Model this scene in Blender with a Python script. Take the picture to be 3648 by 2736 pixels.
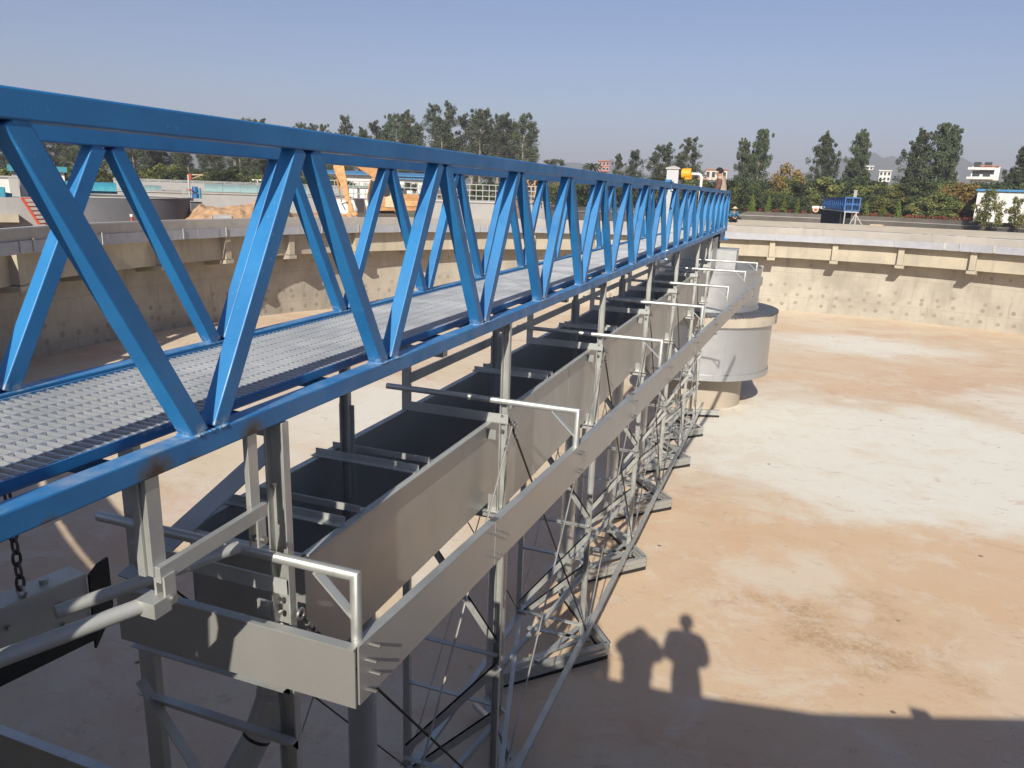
import bpy, bmesh, math, random
from math import sin, cos, pi, radians, atan2, hypot, sqrt
from mathutils import Vector, Matrix, noise as mnoise
random.seed(7)
for o in list(bpy.data.objects): bpy.data.objects.remove(o)
scene = bpy.context.scene
COL = scene.collection
S = 0.75                                   # metres per drawing unit used below

# ------------------------------------------------------------------ camera, world, sun
CAM = (2.3335, 0.0, 1.186); YAW, PITCH, ROLL, FPX = 0.34591, 0.25329, 0.034501, 2656.0
FW = Vector((-sin(YAW)*cos(PITCH), cos(YAW)*cos(PITCH), -sin(PITCH)))
RT = FW.cross(Vector((0, 0, 1))).normalized(); UP = RT.cross(FW)
RT, UP = cos(ROLL)*RT + sin(ROLL)*UP, -sin(ROLL)*RT + cos(ROLL)*UP
cam = bpy.data.objects.new('camera', bpy.data.cameras.new('camera')); COL.objects.link(cam)
cam.data.sensor_width = 36; cam.data.lens = 36*FPX/3648
cam.data.clip_start = 0.05; cam.data.clip_end = 20000
cam.matrix_world = Matrix.Translation(Vector(CAM)*S) @ Matrix((RT, UP, -FW)).transposed().to_4x4()
scene.camera = cam
SUN = Vector((-0.1212, 0.8368, -0.5339)).normalized()
elev = math.asin(-SUN.z)
world = bpy.data.worlds.new('World'); scene.world = world; world.use_nodes = True
wn = world.node_tree.nodes; wl = world.node_tree.links; wn.clear()
sky = wn.new('ShaderNodeTexSky'); sky.sky_type = 'NISHITA'; sky.sun_disc = False
sky.sun_elevation = elev; sky.sun_rotation = atan2(-SUN.x, -SUN.y)
sky.altitude = 0; sky.air_density = 1.0; sky.dust_density = 1.1; sky.ozone_density = 4.0
bg = wn.new('ShaderNodeBackground'); bg.inputs[1].default_value = 0.073
wo = wn.new('ShaderNodeOutputWorld')
tint = wn.new('ShaderNodeMix'); tint.data_type = 'RGBA'; tint.blend_type = 'MULTIPLY'; tint.inputs[0].default_value = 1.0; tint.inputs[7].default_value = (1.09, .975, 1.045, 1)
wl.new(sky.outputs[0], tint.inputs[6]); wl.new(tint.outputs[2], bg.inputs[0]); wl.new(bg.outputs[0], wo.inputs[0])
sl = bpy.data.lights.new('sun', 'SUN'); sl.energy = 5.0; sl.angle = radians(0.5); sl.color = (1, 0.93, 0.82)
so = bpy.data.objects.new('sun', sl); COL.objects.link(so); so.rotation_euler = SUN.to_track_quat('-Z', 'Y').to_euler()
scene.view_settings.view_transform = 'Standard'; scene.view_settings.look = 'None'
scene.view_settings.exposure = 0.5; scene.view_settings.gamma = 1.0

# ------------------------------------------------------------------ helpers
def ray(px, py):
    return (FW + RT*((px-1824)/FPX) - UP*((py-1368)/FPX)).normalized()
def at(px, py, D):
    d = ray(px, py); return Vector(CAM) + d*(D/hypot(d.x, d.y))
class Plane:                                # a vertical plane that stands D units away and faces the viewer's side
    def __init__(s, px, D):
        s.o = at(px, 700, D); d = ray(px, 700); s.n = Vector((d.x, d.y, 0)).normalized()
        s.r = Vector((s.n.y, -s.n.x, 0)); s.D = D
    def pt(s, px, py, back=0.0):
        d = ray(px, py); t = (s.o-Vector(CAM)).dot(s.n)/d.dot(s.n)
        return Vector(CAM) + d*t + s.n*back
    def xz(s, px, py):
        p = s.pt(px, py) - s.o; return p.dot(s.r), p.z + s.o.z
    def at(s, x, z, back=0.0):
        return Vector((s.o.x, s.o.y, 0)) + s.r*x + s.n*back + Vector((0, 0, z))
def tag(o, label, cat=None, group=None, kind=None):
    if label: o['label'] = label
    if cat: o['category'] = cat
    if group: o['group'] = group
    if kind: o['kind'] = kind
    return o
def thing(name, loc, label, cat, group=None):
    o = bpy.data.objects.new(name, None); COL.objects.link(o); o.location = Vector(loc)*S; o.empty_display_size = .1
    return tag(o, label, cat, group)
def dup(o, parent=None):
    c = o.copy(); COL.objects.link(c); c.parent = parent
    for ch in list(o.children): dup(ch, c)
    return c
def dup_to(o, loc, rz=None, sc=None, label=None):
    c = dup(o); c.location = Vector(loc)*S
    if rz is not None: c.rotation_euler = (0, 0, rz)
    if sc is not None: c.scale = sc if hasattr(sc, '__len__') else (sc, sc, sc)
    if label: c['label'] = label
    return c
def frame(p, q, up=(0, 0, 1)):
    d = (Vector(q)-Vector(p)).normalized(); u = Vector(up)
    if abs(d.dot(u)) > .98: u = Vector((0, 1, 0)) if abs(d.y) < .9 else Vector((1, 0, 0))
    r = d.cross(u).normalized(); return d, r, r.cross(d)
class MB:
    def __init__(s): s.v = []; s.f = []; s.sm = []
    def add(s, vs, fs, smooth=False):
        n = len(s.v); s.v += [Vector(v) for v in vs]; s.f += [[i+n for i in f] for f in fs]; s.sm += [smooth]*len(fs); return s
    def box(s, a, b):
        (x0, y0, z0), (x1, y1, z1) = a, b
        return s.add([(x0,y0,z0),(x1,y0,z0),(x1,y1,z0),(x0,y1,z0),(x0,y0,z1),(x1,y0,z1),(x1,y1,z1),(x0,y1,z1)],
                     [(0,3,2,1),(4,5,6,7),(0,1,5,4),(1,2,6,5),(2,3,7,6),(3,0,4,7)])
    def prof(s, p, q, poly, up=(0, 0, 1)):  # extrude a 2-D outline (right, up) from p to q
        d, r, u = frame(p, q, up); p = Vector(p); q = Vector(q); n = len(poly)
        a = sum(poly[i][0]*poly[(i+1) % n][1]-poly[(i+1) % n][0]*poly[i][1] for i in range(n))
        if a < 0: poly = poly[::-1]
        vs = [p+r*x+u*y for x, y in poly]+[q+r*x+u*y for x, y in poly]
        return s.add(vs, [tuple(range(n))[::1], tuple(range(2*n-1, n-1, -1))]+[(i, i+n, (i+1) % n+n, (i+1) % n) for i in range(n)])
    def beam(s, p, q, w, h, up=(0, 0, 1)):
        return s.prof(p, q, [(-w/2,-h/2),(w/2,-h/2),(w/2,h/2),(-w/2,h/2)], up)
    def angle(s, p, q, a, b, t, up=(0, 0, 1), sx=1, sy=1):
        return s.prof(p, q, [(0,0),(a*sx,0),(a*sx,t*sy),(t*sx,t*sy),(t*sx,b*sy),(0,b*sy)], up)
    def chan(s, p, q, w, d, t, up=(0, 0, 1), sy=1):   # C channel: web w wide, flanges d deep
        h = w/2
        return s.prof(p, q, [(-h,0),(h,0),(h,d*sy),(h-t,d*sy),(h-t,t*sy),(-h+t,t*sy),(-h+t,d*sy),(-h,d*sy)], up)
    def tube(s, pts, r, n=10, caps=True, smooth=True):
        pts = [Vector(p) for p in pts]; m = len(pts); rings = []
        rr = r if hasattr(r, '__len__') else [r]*m; ref = None
        for i, p in enumerate(pts):
            d = ((pts[min(i+1, m-1)]-p).normalized()+(p-pts[max(i-1, 0)]).normalized())
            d = d.normalized() if d.length > 1e-6 else Vector((0, 0, 1))
            if ref is None: ref = Vector((0, 0, 1)) if abs(d.z) < .9 else Vector((1, 0, 0))
            a = (ref-d*ref.dot(d)).normalized(); ref = a; b = d.cross(a)
            k = 1.0
            if 0 < i < m-1:
                c = (pts[i+1]-p).normalized().dot((p-pts[i-1]).normalized()); k = 1/max(.5, sqrt((1+c)/2))
            bis = None
            if k > 1.02:
                e = ((pts[i+1]-p).normalized()-(p-pts[i-1]).normalized()).normalized()
            ring = []
            for j in range(n):
                o = a*cos(2*pi*j/n)+b*sin(2*pi*j/n)
                if k > 1.02: o = o + e*(o.dot(e)*(k-1))
                ring.append(p+o*rr[i])
            rings.append(ring)
        vs = [v for R in rings for v in R]
        fs = [(i*n+j, i*n+(j+1) % n, (i+1)*n+(j+1) % n, (i+1)*n+j) for i in range(m-1) for j in range(n)]
        s.add(vs, fs, smooth)
        if caps: s.add(rings[0], [tuple(range(n))[::-1]]); s.add(rings[-1], [tuple(range(n))])
        return s
    def lathe(s, prof, c=(0, 0), a0=0, a1=360, n=64, smooth=True, closed=True, caps=True):
        full = abs(a1-a0) >= 359.9; m = n if full else n+1; k = len(prof)
        vs = []
        for i in range(m):
            t = radians(a0+(a1-a0)*i/n)
            vs += [(c[0]+r*cos(t), c[1]+r*sin(t), z) for r, z in prof]
        fs = []
        for i in range(n):
            i2 = (i+1) % m
            for j in range(k if closed else k-1):
                j2 = (j+1) % k; fs.append((i*k+j, i2*k+j, i2*k+j2, i*k+j2))
        s.add(vs, fs, smooth)
        if closed and not full and caps: s.add(vs[:k], [tuple(range(k))]); s.add(vs[-k:], [tuple(range(k))[::-1]])
        return s
    def ball(s, c, r, n=10, m=7, sc=(1, 1, 1)):
        c = Vector(c); vs = []; fs = []
        for i in range(m+1):
            t = pi*i/m
            for j in range(n):
                p = 2*pi*j/n; vs.append(c+Vector((r*sc[0]*sin(t)*cos(p), r*sc[1]*sin(t)*sin(p), r*sc[2]*cos(t))))
        for i in range(m):
            for j in range(n): fs.append((i*n+j, (i+1)*n+j, (i+1)*n+(j+1) % n, i*n+(j+1) % n))
        return s.add(vs, fs, True)
    def poly(s, pts, vec):                  # flat outline (3-D points) thickened along vec
        n = len(pts); v = Vector(vec); P = [Vector(p) for p in pts]
        return s.add(P+[p+v for p in P], [tuple(range(n)), tuple(range(2*n-1, n-1, -1))]+[(i, i+n, (i+1) % n+n, (i+1) % n) for i in range(n)])
    def build(s, name, m, parent=None, loc=None, bevel=0, fix=True):
        org = Vector(loc) if loc is not None else (parent_org(parent) if parent else Vector((0, 0, 0)))
        me = bpy.data.meshes.new(name); me.from_pydata([tuple((v-org)*S) for v in s.v], [], s.f)
        me.polygons.foreach_set('use_smooth', s.sm); me.update()
        if fix:
            b = bmesh.new(); b.from_mesh(me); bmesh.ops.remove_doubles(b, verts=b.verts, dist=1e-5)
            bmesh.ops.recalc_face_normals(b, faces=b.faces); b.to_mesh(me); b.free()
        if any(s.sm): me.set_sharp_from_angle(angle=radians(38))
        me.materials.append(m)
        o = bpy.data.objects.new(name, me); COL.objects.link(o)
        if parent: o.parent = parent
        else: o.location = org*S
        if bevel:
            md = o.modifiers.new('bevel', 'BEVEL'); md.width = bevel*S; md.segments = 2; md.limit_method = 'ANGLE'; md.angle_limit = radians(40)
        return o
def parent_org(p):
    v = Vector((0, 0, 0))
    while p: v += p.location; p = p.parent
    return v/S

# ------------------------------------------------------------------ materials
class NT:
    def __init__(s, name):
        s.m = bpy.data.materials.new(name); s.m.use_nodes = True; s.t = s.m.node_tree
        s.b = s.t.nodes['Principled BSDF']; s.tc = s.t.nodes.new('ShaderNodeTexCoord')
    def n(s, kind, **kw):
        x = s.t.nodes.new('ShaderNode'+kind)
        for k, v in kw.items(): setattr(x, k, v)
        return x
    def l(s, a, b): s.t.links.new(a, b)
    def put(s, sock, v):
        if hasattr(v, 'is_linked') or hasattr(v, 'links'): s.l(v, sock)
        else: sock.default_value = v
    def math(s, op, a, b=None, c=None, clamp=False):
        x = s.n('Math', operation=op, use_clamp=clamp); s.put(x.inputs[0], a)
        if b is not None: s.put(x.inputs[1], b)
        if c is not None: s.put(x.inputs[2], c)
        return x.outputs[0]
    def vec(s, sc=(1, 1, 1), src=None, off=(0, 0, 0)):
        m = s.n('Mapping'); s.l(src or s.tc.outputs['Object'], m.inputs[0]); m.inputs['Scale'].default_value = sc; m.inputs['Location'].default_value = off
        return m.outputs[0]
    def noise(s, scale, detail=4, rough=.55, vec=None, dist=0):
        x = s.n('TexNoise'); x.inputs['Scale'].default_value = scale; x.inputs['Detail'].default_value = detail
        x.inputs['Roughness'].default_value = rough; x.inputs['Distortion'].default_value = dist
        s.l(vec or s.tc.outputs['Object'], x.inputs['Vector']); return x.outputs[0]
    def ramp(s, v, a, b, lo=0.0, hi=1.0, kind='SMOOTHSTEP'):
        x = s.n('MapRange', interpolation_type=kind); s.put(x.inputs[0], v)
        for i, q in zip((1, 2, 3, 4), (a, b, lo, hi)): x.inputs[i].default_value = q
        return x.outputs[0]
    def mix(s, f, a, b, mode='MIX'):
        x = s.n('Mix', data_type='RGBA', blend_type=mode); s.put(x.inputs[0], f)
        for i, c in ((6, a), (7, b)):
            if isinstance(c, tuple): x.inputs[i].default_value = (*c, 1) if len(c) == 3 else c
            else: s.l(c, x.inputs[i])
        return x.outputs[2]
    def bump(s, h, st=.3, dist=.01):
        x = s.n('Bump'); x.inputs['Strength'].default_value = st; x.inputs['Distance'].default_value = dist
        s.l(h, x.inputs['Height']); s.l(x.outputs[0], s.b.inputs['Normal'])
    def fin(s, col, rough=.6, metal=0.0):
        if isinstance(col, tuple): s.b.inputs['Base Color'].default_value = (*col, 1)
        else: s.l(col, s.b.inputs['Base Color'])
        s.put(s.b.inputs['Roughness'], rough); s.b.inputs['Metallic'].default_value = metal
        return s.m
def simple(name, c0, c1=None, rough=.6, metal=0.0, scale=3.0, bump=0.0, bscale=40, spec=None):
    t = NT(name); c1 = c1 or tuple(x*.75 for x in c0)
    f = t.ramp(t.noise(scale, 6, .6), .35, .68)
    r = t.ramp(t.noise(scale*2.3, 4), .3, .7, rough-.07, rough+.08)
    if bump: t.bump(t.noise(bscale, 3), bump, .004)
    if spec is not None: t.b.inputs['Specular IOR Level'].default_value = spec
    return t.fin(t.mix(f, c0, c1), r, metal)
def blue_paint(name, c0, c1, burns=()):
    t = NT(name); f = t.ramp(t.noise(2.2, 6, .65), .35, .7); col = t.mix(f, c0, c1)
    geo = t.n('NewGeometry'); sep = t.n('SeparateXYZ'); t.l(geo.outputs['Normal'], sep.inputs[0])
    dust = t.math('MULTIPLY', t.ramp(sep.outputs[2], .55, .95), t.ramp(t.noise(7, 7, .7), .42, .75, 0, .38))
    col = t.mix(dust, col, (.42, .43, .42))
    streak = t.ramp(t.noise(14, 5, .6, t.vec((1, .15, .6))), .62, .8, 0, .22); col = t.mix(streak, col, (.08, .22, .42))
    if burns:                               # dust and spatter where the diagonals are welded to the bottom chord
        ps = t.n('SeparateXYZ'); t.l(t.tc.outputs['Object'], ps.inputs[0])
        fy = t.math('ABSOLUTE', t.math('SUBTRACT', t.math('FRACT', t.math('ADD', t.math('DIVIDE', t.math('SUBTRACT', ps.outputs[1], 2.5356*S), 1.6117*S), .5)), .5))
        zm = t.math('MULTIPLY', t.ramp(ps.outputs[2], .085*S, .1*S), t.ramp(ps.outputs[2], .16*S, .115*S))
        col = t.mix(t.math('MULTIPLY', zm, t.math('MULTIPLY', t.ramp(fy, .16, .05), t.ramp(t.noise(30, 5, .7), .42, .62, 0, .7))), col, (.38, .44, .47))
        chip = t.math('MULTIPLY', t.ramp(t.noise(1.7, 4), .52, .62), t.ramp(t.noise(60, 3, .6), .66, .72, 0, .6)); col = t.mix(chip, col, (.22, .36, .5))
    for (x, y, z, r) in burns:
        v = t.n('VectorMath', operation='DISTANCE'); t.l(t.tc.outputs['Object'], v.inputs[0]); v.inputs[1].default_value = (x*S, y*S, z*S)
        d = t.math('ADD', v.outputs['Value'], t.math('MULTIPLY', t.math('SUBTRACT', t.noise(22, 4), .5), .06))
        col = t.mix(t.ramp(d, r*S*1.0, r*S*.45, 0, .75), col, (.10, .085, .055)); col = t.mix(t.ramp(d, r*S*.5, r*S*.2, 0, .9), col, (.06, .03, .018))
    t.bump(t.noise(90, 2), .12, .002)
    return t.fin(col, t.ramp(t.noise(6, 4), .3, .7, .34, .52))
def galv(name, c0, c1, rough=.45, metal=.75, stain=.25, rv=.1):
    t = NT(name); v = t.n('TexVoronoi'); v.inputs['Scale'].default_value = 38; t.l(t.tc.outputs['Object'], v.inputs['Vector'])
    f = t.math('ADD', t.ramp(t.noise(1.6, 5, .6), .3, .7), t.math('MULTIPLY', t.math('SUBTRACT', v.outputs['Distance'], .4), .22), clamp=True)
    col = t.mix(f, c0, c1); st = t.ramp(t.noise(3.2, 7, .7, t.vec((3, 3, .5))), .56, .78, 0, stain); col = t.mix(st, col, (.16, .135, .10))
    sc_ = t.math('MULTIPLY', t.ramp(t.noise(1.1, 4, .6, None, .5), .52, .62), t.ramp(t.noise(26, 5, .7, t.vec((1, 1, .5))), .62, .70, 0, .45)); col = t.mix(sc_, col, (.62, .60, .54))
    return t.fin(col, t.ramp(t.noise(5, 4), .3, .7, rough-rv, rough+rv), metal)
M = {}
M['blue'] = blue_paint('blue_paint', (.024, .18, .41), (.017, .135, .33), [(0, 2.2, 0, .13), (0, 2.8, 0, .11), (0, 2.42, -.01, .05), (0, 1.72, -.01, .05), (0, 5.6, -.02, .06)])
M['blue_far'] = simple('weathered_blue_paint', (.03, .13, .34), (.02, .09, .25), .5)
M['galv'] = galv('galvanised_steel', (.54, .55, .52), (.44, .45, .425), .48, .65)
M['galv_dull'] = galv('dull_galvanised_steel', (.47, .48, .45), (.38, .39, .37), .5, .35)
M['grate'] = galv('grating_steel', (.55, .57, .59), (.43, .455, .48), .45, .6, .12)
M['trough'] = galv('trough_sheet_steel', (.45, .445, .42), (.42, .412, .39), .42, .6, .10, .03)
M['drum'] = galv('drum_sheet_steel', (.53, .54, .54), (.49, .50, .50), .45, .8, .04, .03)
M['weir'] = galv('weir_plate_steel', (.39, .40, .43), (.33, .34, .365), .62, .25, .3)
M['rubber'] = simple('black_rubber', (.012, .012, .013), (.02, .02, .02), .75)
M['wire'] = simple('steel_wire', (.45, .43, .4), (.3, .29, .27), .45, .7)
M['darkwire'] = simple('oiled_wire_rope', (.035, .03, .027), (.06, .045, .03), .6, .3)
M['bolt'] = simple('zinc_bolt', (.55, .54, .5), (.35, .34, .32), .35, .9)
M['chain'] = simple('chain_steel', (.13, .125, .13), (.07, .06, .055), .42, .8, 20)
M['white'] = simple('white_paint', (.74, .74, .71), (.62, .62, .58), .6)
M['teal'] = simple('teal_cover', (.05, .28, .36), (.04, .22, .29), .5)
M['pale_teal'] = simple('pale_teal_cover', (.21, .31, .30), (.17, .25, .245), .65)
M['darkgap'] = simple('dark_opening', (.02, .02, .022), None, .8)
M['red'] = simple('red_primer', (.5, .07, .025), (.38, .06, .03), .6)
M['orange'] = simple('orange_machine_paint', (.48, .26, .10), (.36, .18, .065), .5, 0, 5)
M['orange_dirty'] = simple('muddy_orange_paint', (.62, .35, .13), (.40, .23, .11), .65, 0, 6)
M['cream_paint'] = simple('cream_machine_paint', (.58, .47, .30), (.46, .36, .22), .6, 0, 5)
M['yellow'] = simple('yellow_motor_paint', (.72, .36, .02), (.6, .28, .02), .45)
M['track'] = simple('muddy_track', (.10, .075, .055), (.05, .045, .04), .8, 0, 9)
M['glass'] = simple('dark_glass', (.03, .035, .04), (.04, .05, .055), .12)
M['tar'] = simple('bitumen_coat', (.055, .058, .068), (.085, .088, .098), .6, 0, 2)
M['bark'] = simple('bark', (.16, .13, .10), (.09, .075, .06), .9, 0, 6)
M['pale_bark'] = simple('pale_bark', (.34, .30, .25), (.2, .17, .14), .9, 0, 6)

def concrete(name, c0, c1, streak=.3, spots=False, rough=.85, blot=.25, ctr=True):
    t = NT(name); f = t.ramp(t.noise(.55, 7, .62), .33, .7); col = t.mix(f, c0, c1)
    sep = t.n('SeparateXYZ'); t.l(t.tc.outputs['Object'], sep.inputs[0])
    ang = t.math('ARCTAN2', sep.outputs[1], sep.outputs[0]); arc = t.math('MULTIPLY', ang, 30.0*S)
    cmb = t.n('CombineXYZ'); t.l(arc, cmb.inputs[0]); t.l(sep.outputs[2], cmb.inputs[2])
    uv = cmb.outputs[0] if ctr else t.tc.outputs['Object']
    st = t.ramp(t.noise(3.0, 6, .65, t.vec((1, 1, .12) if ctr else (1, 1, .15), uv)), .52, .78, 0, streak); col = t.mix(st, col, tuple(x*.48 for x in c1))
    pale = t.ramp(t.noise(1.3, 6, .7, t.vec((1, 1, .35), uv, (9, 3, 5))), .58, .8, 0, .4); col = t.mix(pale, col, tuple(min(.75, x*1.3) for x in c0))
    bl = t.ramp(t.noise(2.2, 7, .7, uv, .4), .58, .72, 0, blot); col = t.mix(bl, col, tuple(x*.55 for x in c0))
    if spots:                               # patched tie holes in two wandering rows
        for (z0, zh, cw, rad, seed, keep) in ((-6.2*S, .2*S, .9*S, .15*S, 3, .95), (-5.55*S, .22*S, .9*S, .15*S, 11, .92), (-5.0*S, .4*S, .9*S, .14*S, 23, .7), (-3.4*S, .5*S, 1.0*S, .13*S, 31, .35)):
            u = t.math('DIVIDE', arc, cw); cell = t.math('FLOOR', u); w = t.n('TexWhiteNoise', noise_dimensions='2D')
            cc = t.n('CombineXYZ'); t.l(cell, cc.inputs[0]); cc.inputs[1].default_value = seed; t.l(cc.outputs[0], w.inputs['Vector'])
            sc = t.n('SeparateColor'); t.l(w.outputs['Color'], sc.inputs[0])
            du = t.math('MULTIPLY', t.math('SUBTRACT', t.math('SUBTRACT', u, cell), t.math('MULTIPLY_ADD', sc.outputs[0], .3, .35)), cw)
            dz = t.math('SUBTRACT', sep.outputs[2], t.math('MULTIPLY_ADD', t.math('SUBTRACT', sc.outputs[1], .5), zh, z0))
            d = t.math('SQRT', t.math('ADD', t.math('MULTIPLY', du, du), t.math('MULTIPLY', dz, dz)))
            m = t.math('MULTIPLY', t.ramp(d, rad, rad*.75), t.math('MULTIPLY', t.math('LESS_THAN', sc.outputs[2], keep), t.math('MULTIPLY_ADD', sc.outputs[0], .35, .45)))
            col = t.mix(m, col, (.23, .185, .135))
        jo = t.math('ABSOLUTE', t.math('SUBTRACT', t.math('FRACT', t.math('DIVIDE', arc, 2.9*S)), .5)); col = t.mix(t.ramp(jo, .012, .004, 0, .25), col, (.25, .21, .15))
    if spots:
        for zz in (-3.95*S, -5.75*S):
            hl = t.math('ABSOLUTE', t.math('SUBTRACT', t.math('ADD', sep.outputs[2], t.math('MULTIPLY', t.math('SUBTRACT', t.noise(.8, 3), .5), .03)), zz)); col = t.mix(t.ramp(hl, .02, .004, 0, .4), col, (.21, .18, .13))
            col = t.mix(t.math('MULTIPLY', t.ramp(sep.outputs[2], zz-.9, zz, 0, .45), t.math('MULTIPLY', t.math('LESS_THAN', sep.outputs[2], zz), t.ramp(t.noise(5, 5, .7, t.vec((1, 1, .05), uv)), .5, .72))), col, (.24, .205, .15))
    t.bump(t.noise(9, 8, .7), .35, .02)
    return t.fin(col, rough)
M['wall'] = concrete('tank_wall_concrete', (.41, .378, .312), (.285, .262, .215), .6, True)
M['launder'] = concrete('launder_concrete', (.45, .40, .30), (.34, .305, .24), .45)
M['rim'] = concrete('rim_concrete', (.38, .355, .315), (.30, .285, .26), .35, False, .85, .45)
M['berm'] = concrete('walkway_concrete', (.50, .44, .34), (.43, .375, .28), .15, False, .9, .2)
M['coltower'] = concrete('column_concrete', (.45, .395, .31), (.37, .32, .25), .4, False, .85, .25, False)
M['greyblock'] = concrete('grey_concrete', (.35, .345, .33), (.29, .285, .275), .3, False, .85, .2, False)
M['lightblock'] = concrete('pale_concrete', (.45, .44, .41), (.38, .37, .35), .25, False, .85, .2, False)
M['darkconc'] = concrete('dark_weathered_concrete', (.125, .112, .094), (.09, .08, .068), .4, False, .9, .3)

def floor_mat():
    t = NT('tank_floor_concrete'); P = t.tc.outputs['Object']
    nz = t.n('TexNoise'); nz.inputs['Scale'].default_value = .55; nz.inputs['Detail'].default_value = 7; nz.inputs['Roughness'].default_value = .62; t.l(P, nz.inputs['Vector'])
    wv = t.n('VectorMath', operation='MULTIPLY_ADD'); sb = t.n('VectorMath', operation='SUBTRACT'); t.l(nz.outputs['Color'], sb.inputs[0]); sb.inputs[1].default_value = (.5, .5, .5)
    t.l(sb.outputs[0], wv.inputs[0]); wv.inputs[1].default_value = (6, 6, 0); t.l(P, wv.inputs[2]); W = wv.outputs[0]
    def blob(x, y, rx, ry, lo=1.15, hi=.45, amt=1.0):
        m = t.n('Mapping'); t.l(W, m.inputs[0]); m.inputs['Location'].default_value = (-x/rx, -y/ry, 0); m.inputs['Scale'].default_value = (1/(rx*S), 1/(ry*S), 0)
        v = t.n('VectorMath', operation='LENGTH'); t.l(m.outputs[0], v.inputs[0]); return t.ramp(v.outputs['Value'], lo, hi, 0, amt)
    f = t.ramp(t.noise(.11, 7, .6, None, .6), .38, .62); col = t.mix(f, (.62, .525, .385), (.56, .44, .305))
    o = t.ramp(t.noise(.2, 9, .7, t.vec((1, 1.3, 1), None, (4, 7, 0)), .8), .5, .66, 0, .7); col = t.mix(o, col, (.55, .365, .25))
    k2 = t.ramp(t.noise(.42, 10, .78, t.vec((1, 1.4, 1), None, (20, 5, 0)), 1.2), .53, .62, 0, .5); col = t.mix(k2, col, (.53, .335, .225))
    for b in ORANGE: col = t.mix(blob(*b), col, (.59, .40, .24))
    for b in WHITE: col = t.mix(blob(*b), col, (.69, .665, .575))
    grit = t.ramp(t.noise(11, 8, .8, None, .8), .40, .60, .15, 1.0)
    for b in BROWN: col = t.mix(t.math('MULTIPLY', blob(*b), grit), col, (.37, .245, .125))
    p = t.ramp(t.noise(.9, 10, .76, None, .5), .5, .62, 0, .55); col = t.mix(p, col, (.64, .56, .44))
    k = t.ramp(t.noise(1.4, 10, .8, t.vec((1, 1.6, 1), None, (8, 2, 0)), .8), .57, .64, 0, .5); col = t.mix(k, col, (.46, .30, .195))
    sp = t.n('TexVoronoi'); sp.inputs['Scale'].default_value = 3.2; t.l(P, sp.inputs['Vector']); sr = t.n('SeparateColor'); t.l(sp.outputs['Color'], sr.inputs[0])
    col = t.mix(t.math('MULTIPLY', t.ramp(sp.outputs['Distance'], .16, .07), t.math('GREATER_THAN', sr.outputs[0], .93)), col, (.16, .12, .085))
    d = t.ramp(t.noise(2.4, 10, .78, t.vec((1, 1.8, 1)), .3), .57, .70, 0, .5); col = t.mix(d, col, (.30, .22, .155))
    gm = t.ramp(t.noise(.5, 4, .6, None, 1), .5, .62); g = t.math('MULTIPLY', gm, t.ramp(t.noise(9, 7, .75, t.vec((.7, 2.2, 1)), .6), .58, .66, 0, .65)); col = t.mix(g, col, (.27, .20, .14))
    g2 = t.math('MULTIPLY', gm, t.ramp(t.noise(15, 6, .75, t.vec((.8, 2, 1), None, (3, 1, 0)), .6), .60, .68, 0, .5)); col = t.mix(g2, col, (.68, .58, .46))
    t.bump(t.noise(14, 8, .75), .3, .02)
    return t.fin(col, .9)
WHITE = [(6.0, 25.3, 7.6, 6.8, 1.12, .72, .95), (3.2, 28, 3.0, 6.0, 1.2, .4, .7), (7.0, 46.5, 6.5, 3.2, 1.2, .4, .9), (12.5, 34, 3.2, 3.5, 1.2, .5, .6), (-9.5, 22, 6.0, 5.5, 1.2, .4, .85), (-7, 14, 4.5, 3.5, 1.2, .4, .7), (2.6, 15.0, 1.5, 1.9, 1.2, .3, .38), (8.2, 12.0, 3, 3, 1.2, .4, .2)]
ORANGE = [(1.9, 15.6, .5, 2.0, 1.3, .2, .5), (6.6, 15.6, 2.6, 1.0, 1.3, .2, .5), (7.2, 13.2, 1.2, 2.2, 1.3, .2, .4), (4.5, 13.2, 9, 5.6, 1.15, .75, .62), (4.5, 18.0, 6, 1.3, 1.2, .2, .5), (8.5, 40, 8, 3.5, 1.2, .3, .45), (4, 35.5, 6, 2.2, 1.2, .3, .5), (1, 50.5, 7, 2.5, 1.2, .3, .5), (11.5, 21, 3, 6.5, 1.2, .4, .75), (-5.5, 17, 4.5, 2.0, 1.2, .3, .6), (-20, 36, 6, 10, 1.2, .3, .7), (-6, 9.5, 6, 2.5, 1.2, .3, .5)]
BROWN = [(3.9, 12.6, .8, 1.2, 1.3, .2, .75), (3.9, 14.3, .95, .55, 1.4, .2, .45), (5.6, 12.4, 1.0, .9, 1.2, .2, .5), (-14, 25, 1.2, .5, 1.1, .5, .4)]
M['floor'] = floor_mat()
def ground_mat():
    t = NT('ground_soil'); f = t.ramp(t.noise(.12, 8, .65), .36, .66); col = t.mix(f, (.34, .21, .11), (.24, .155, .085))
    g = t.ramp(t.noise(.05, 6, .6, t.vec((1, 1, 1), None, (30, 10, 0))), .46, .6); col = t.mix(g, col, (.12, .12, .055)); t.bump(t.noise(2.5, 8, .7), .5, .1)
    return t.fin(col, .95)
M['ground'] = ground_mat()
M['dirt'] = simple('orange_dirt', (.44, .28, .16), (.29, .18, .10), .95, 0, 3.2, .9, 9)
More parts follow.
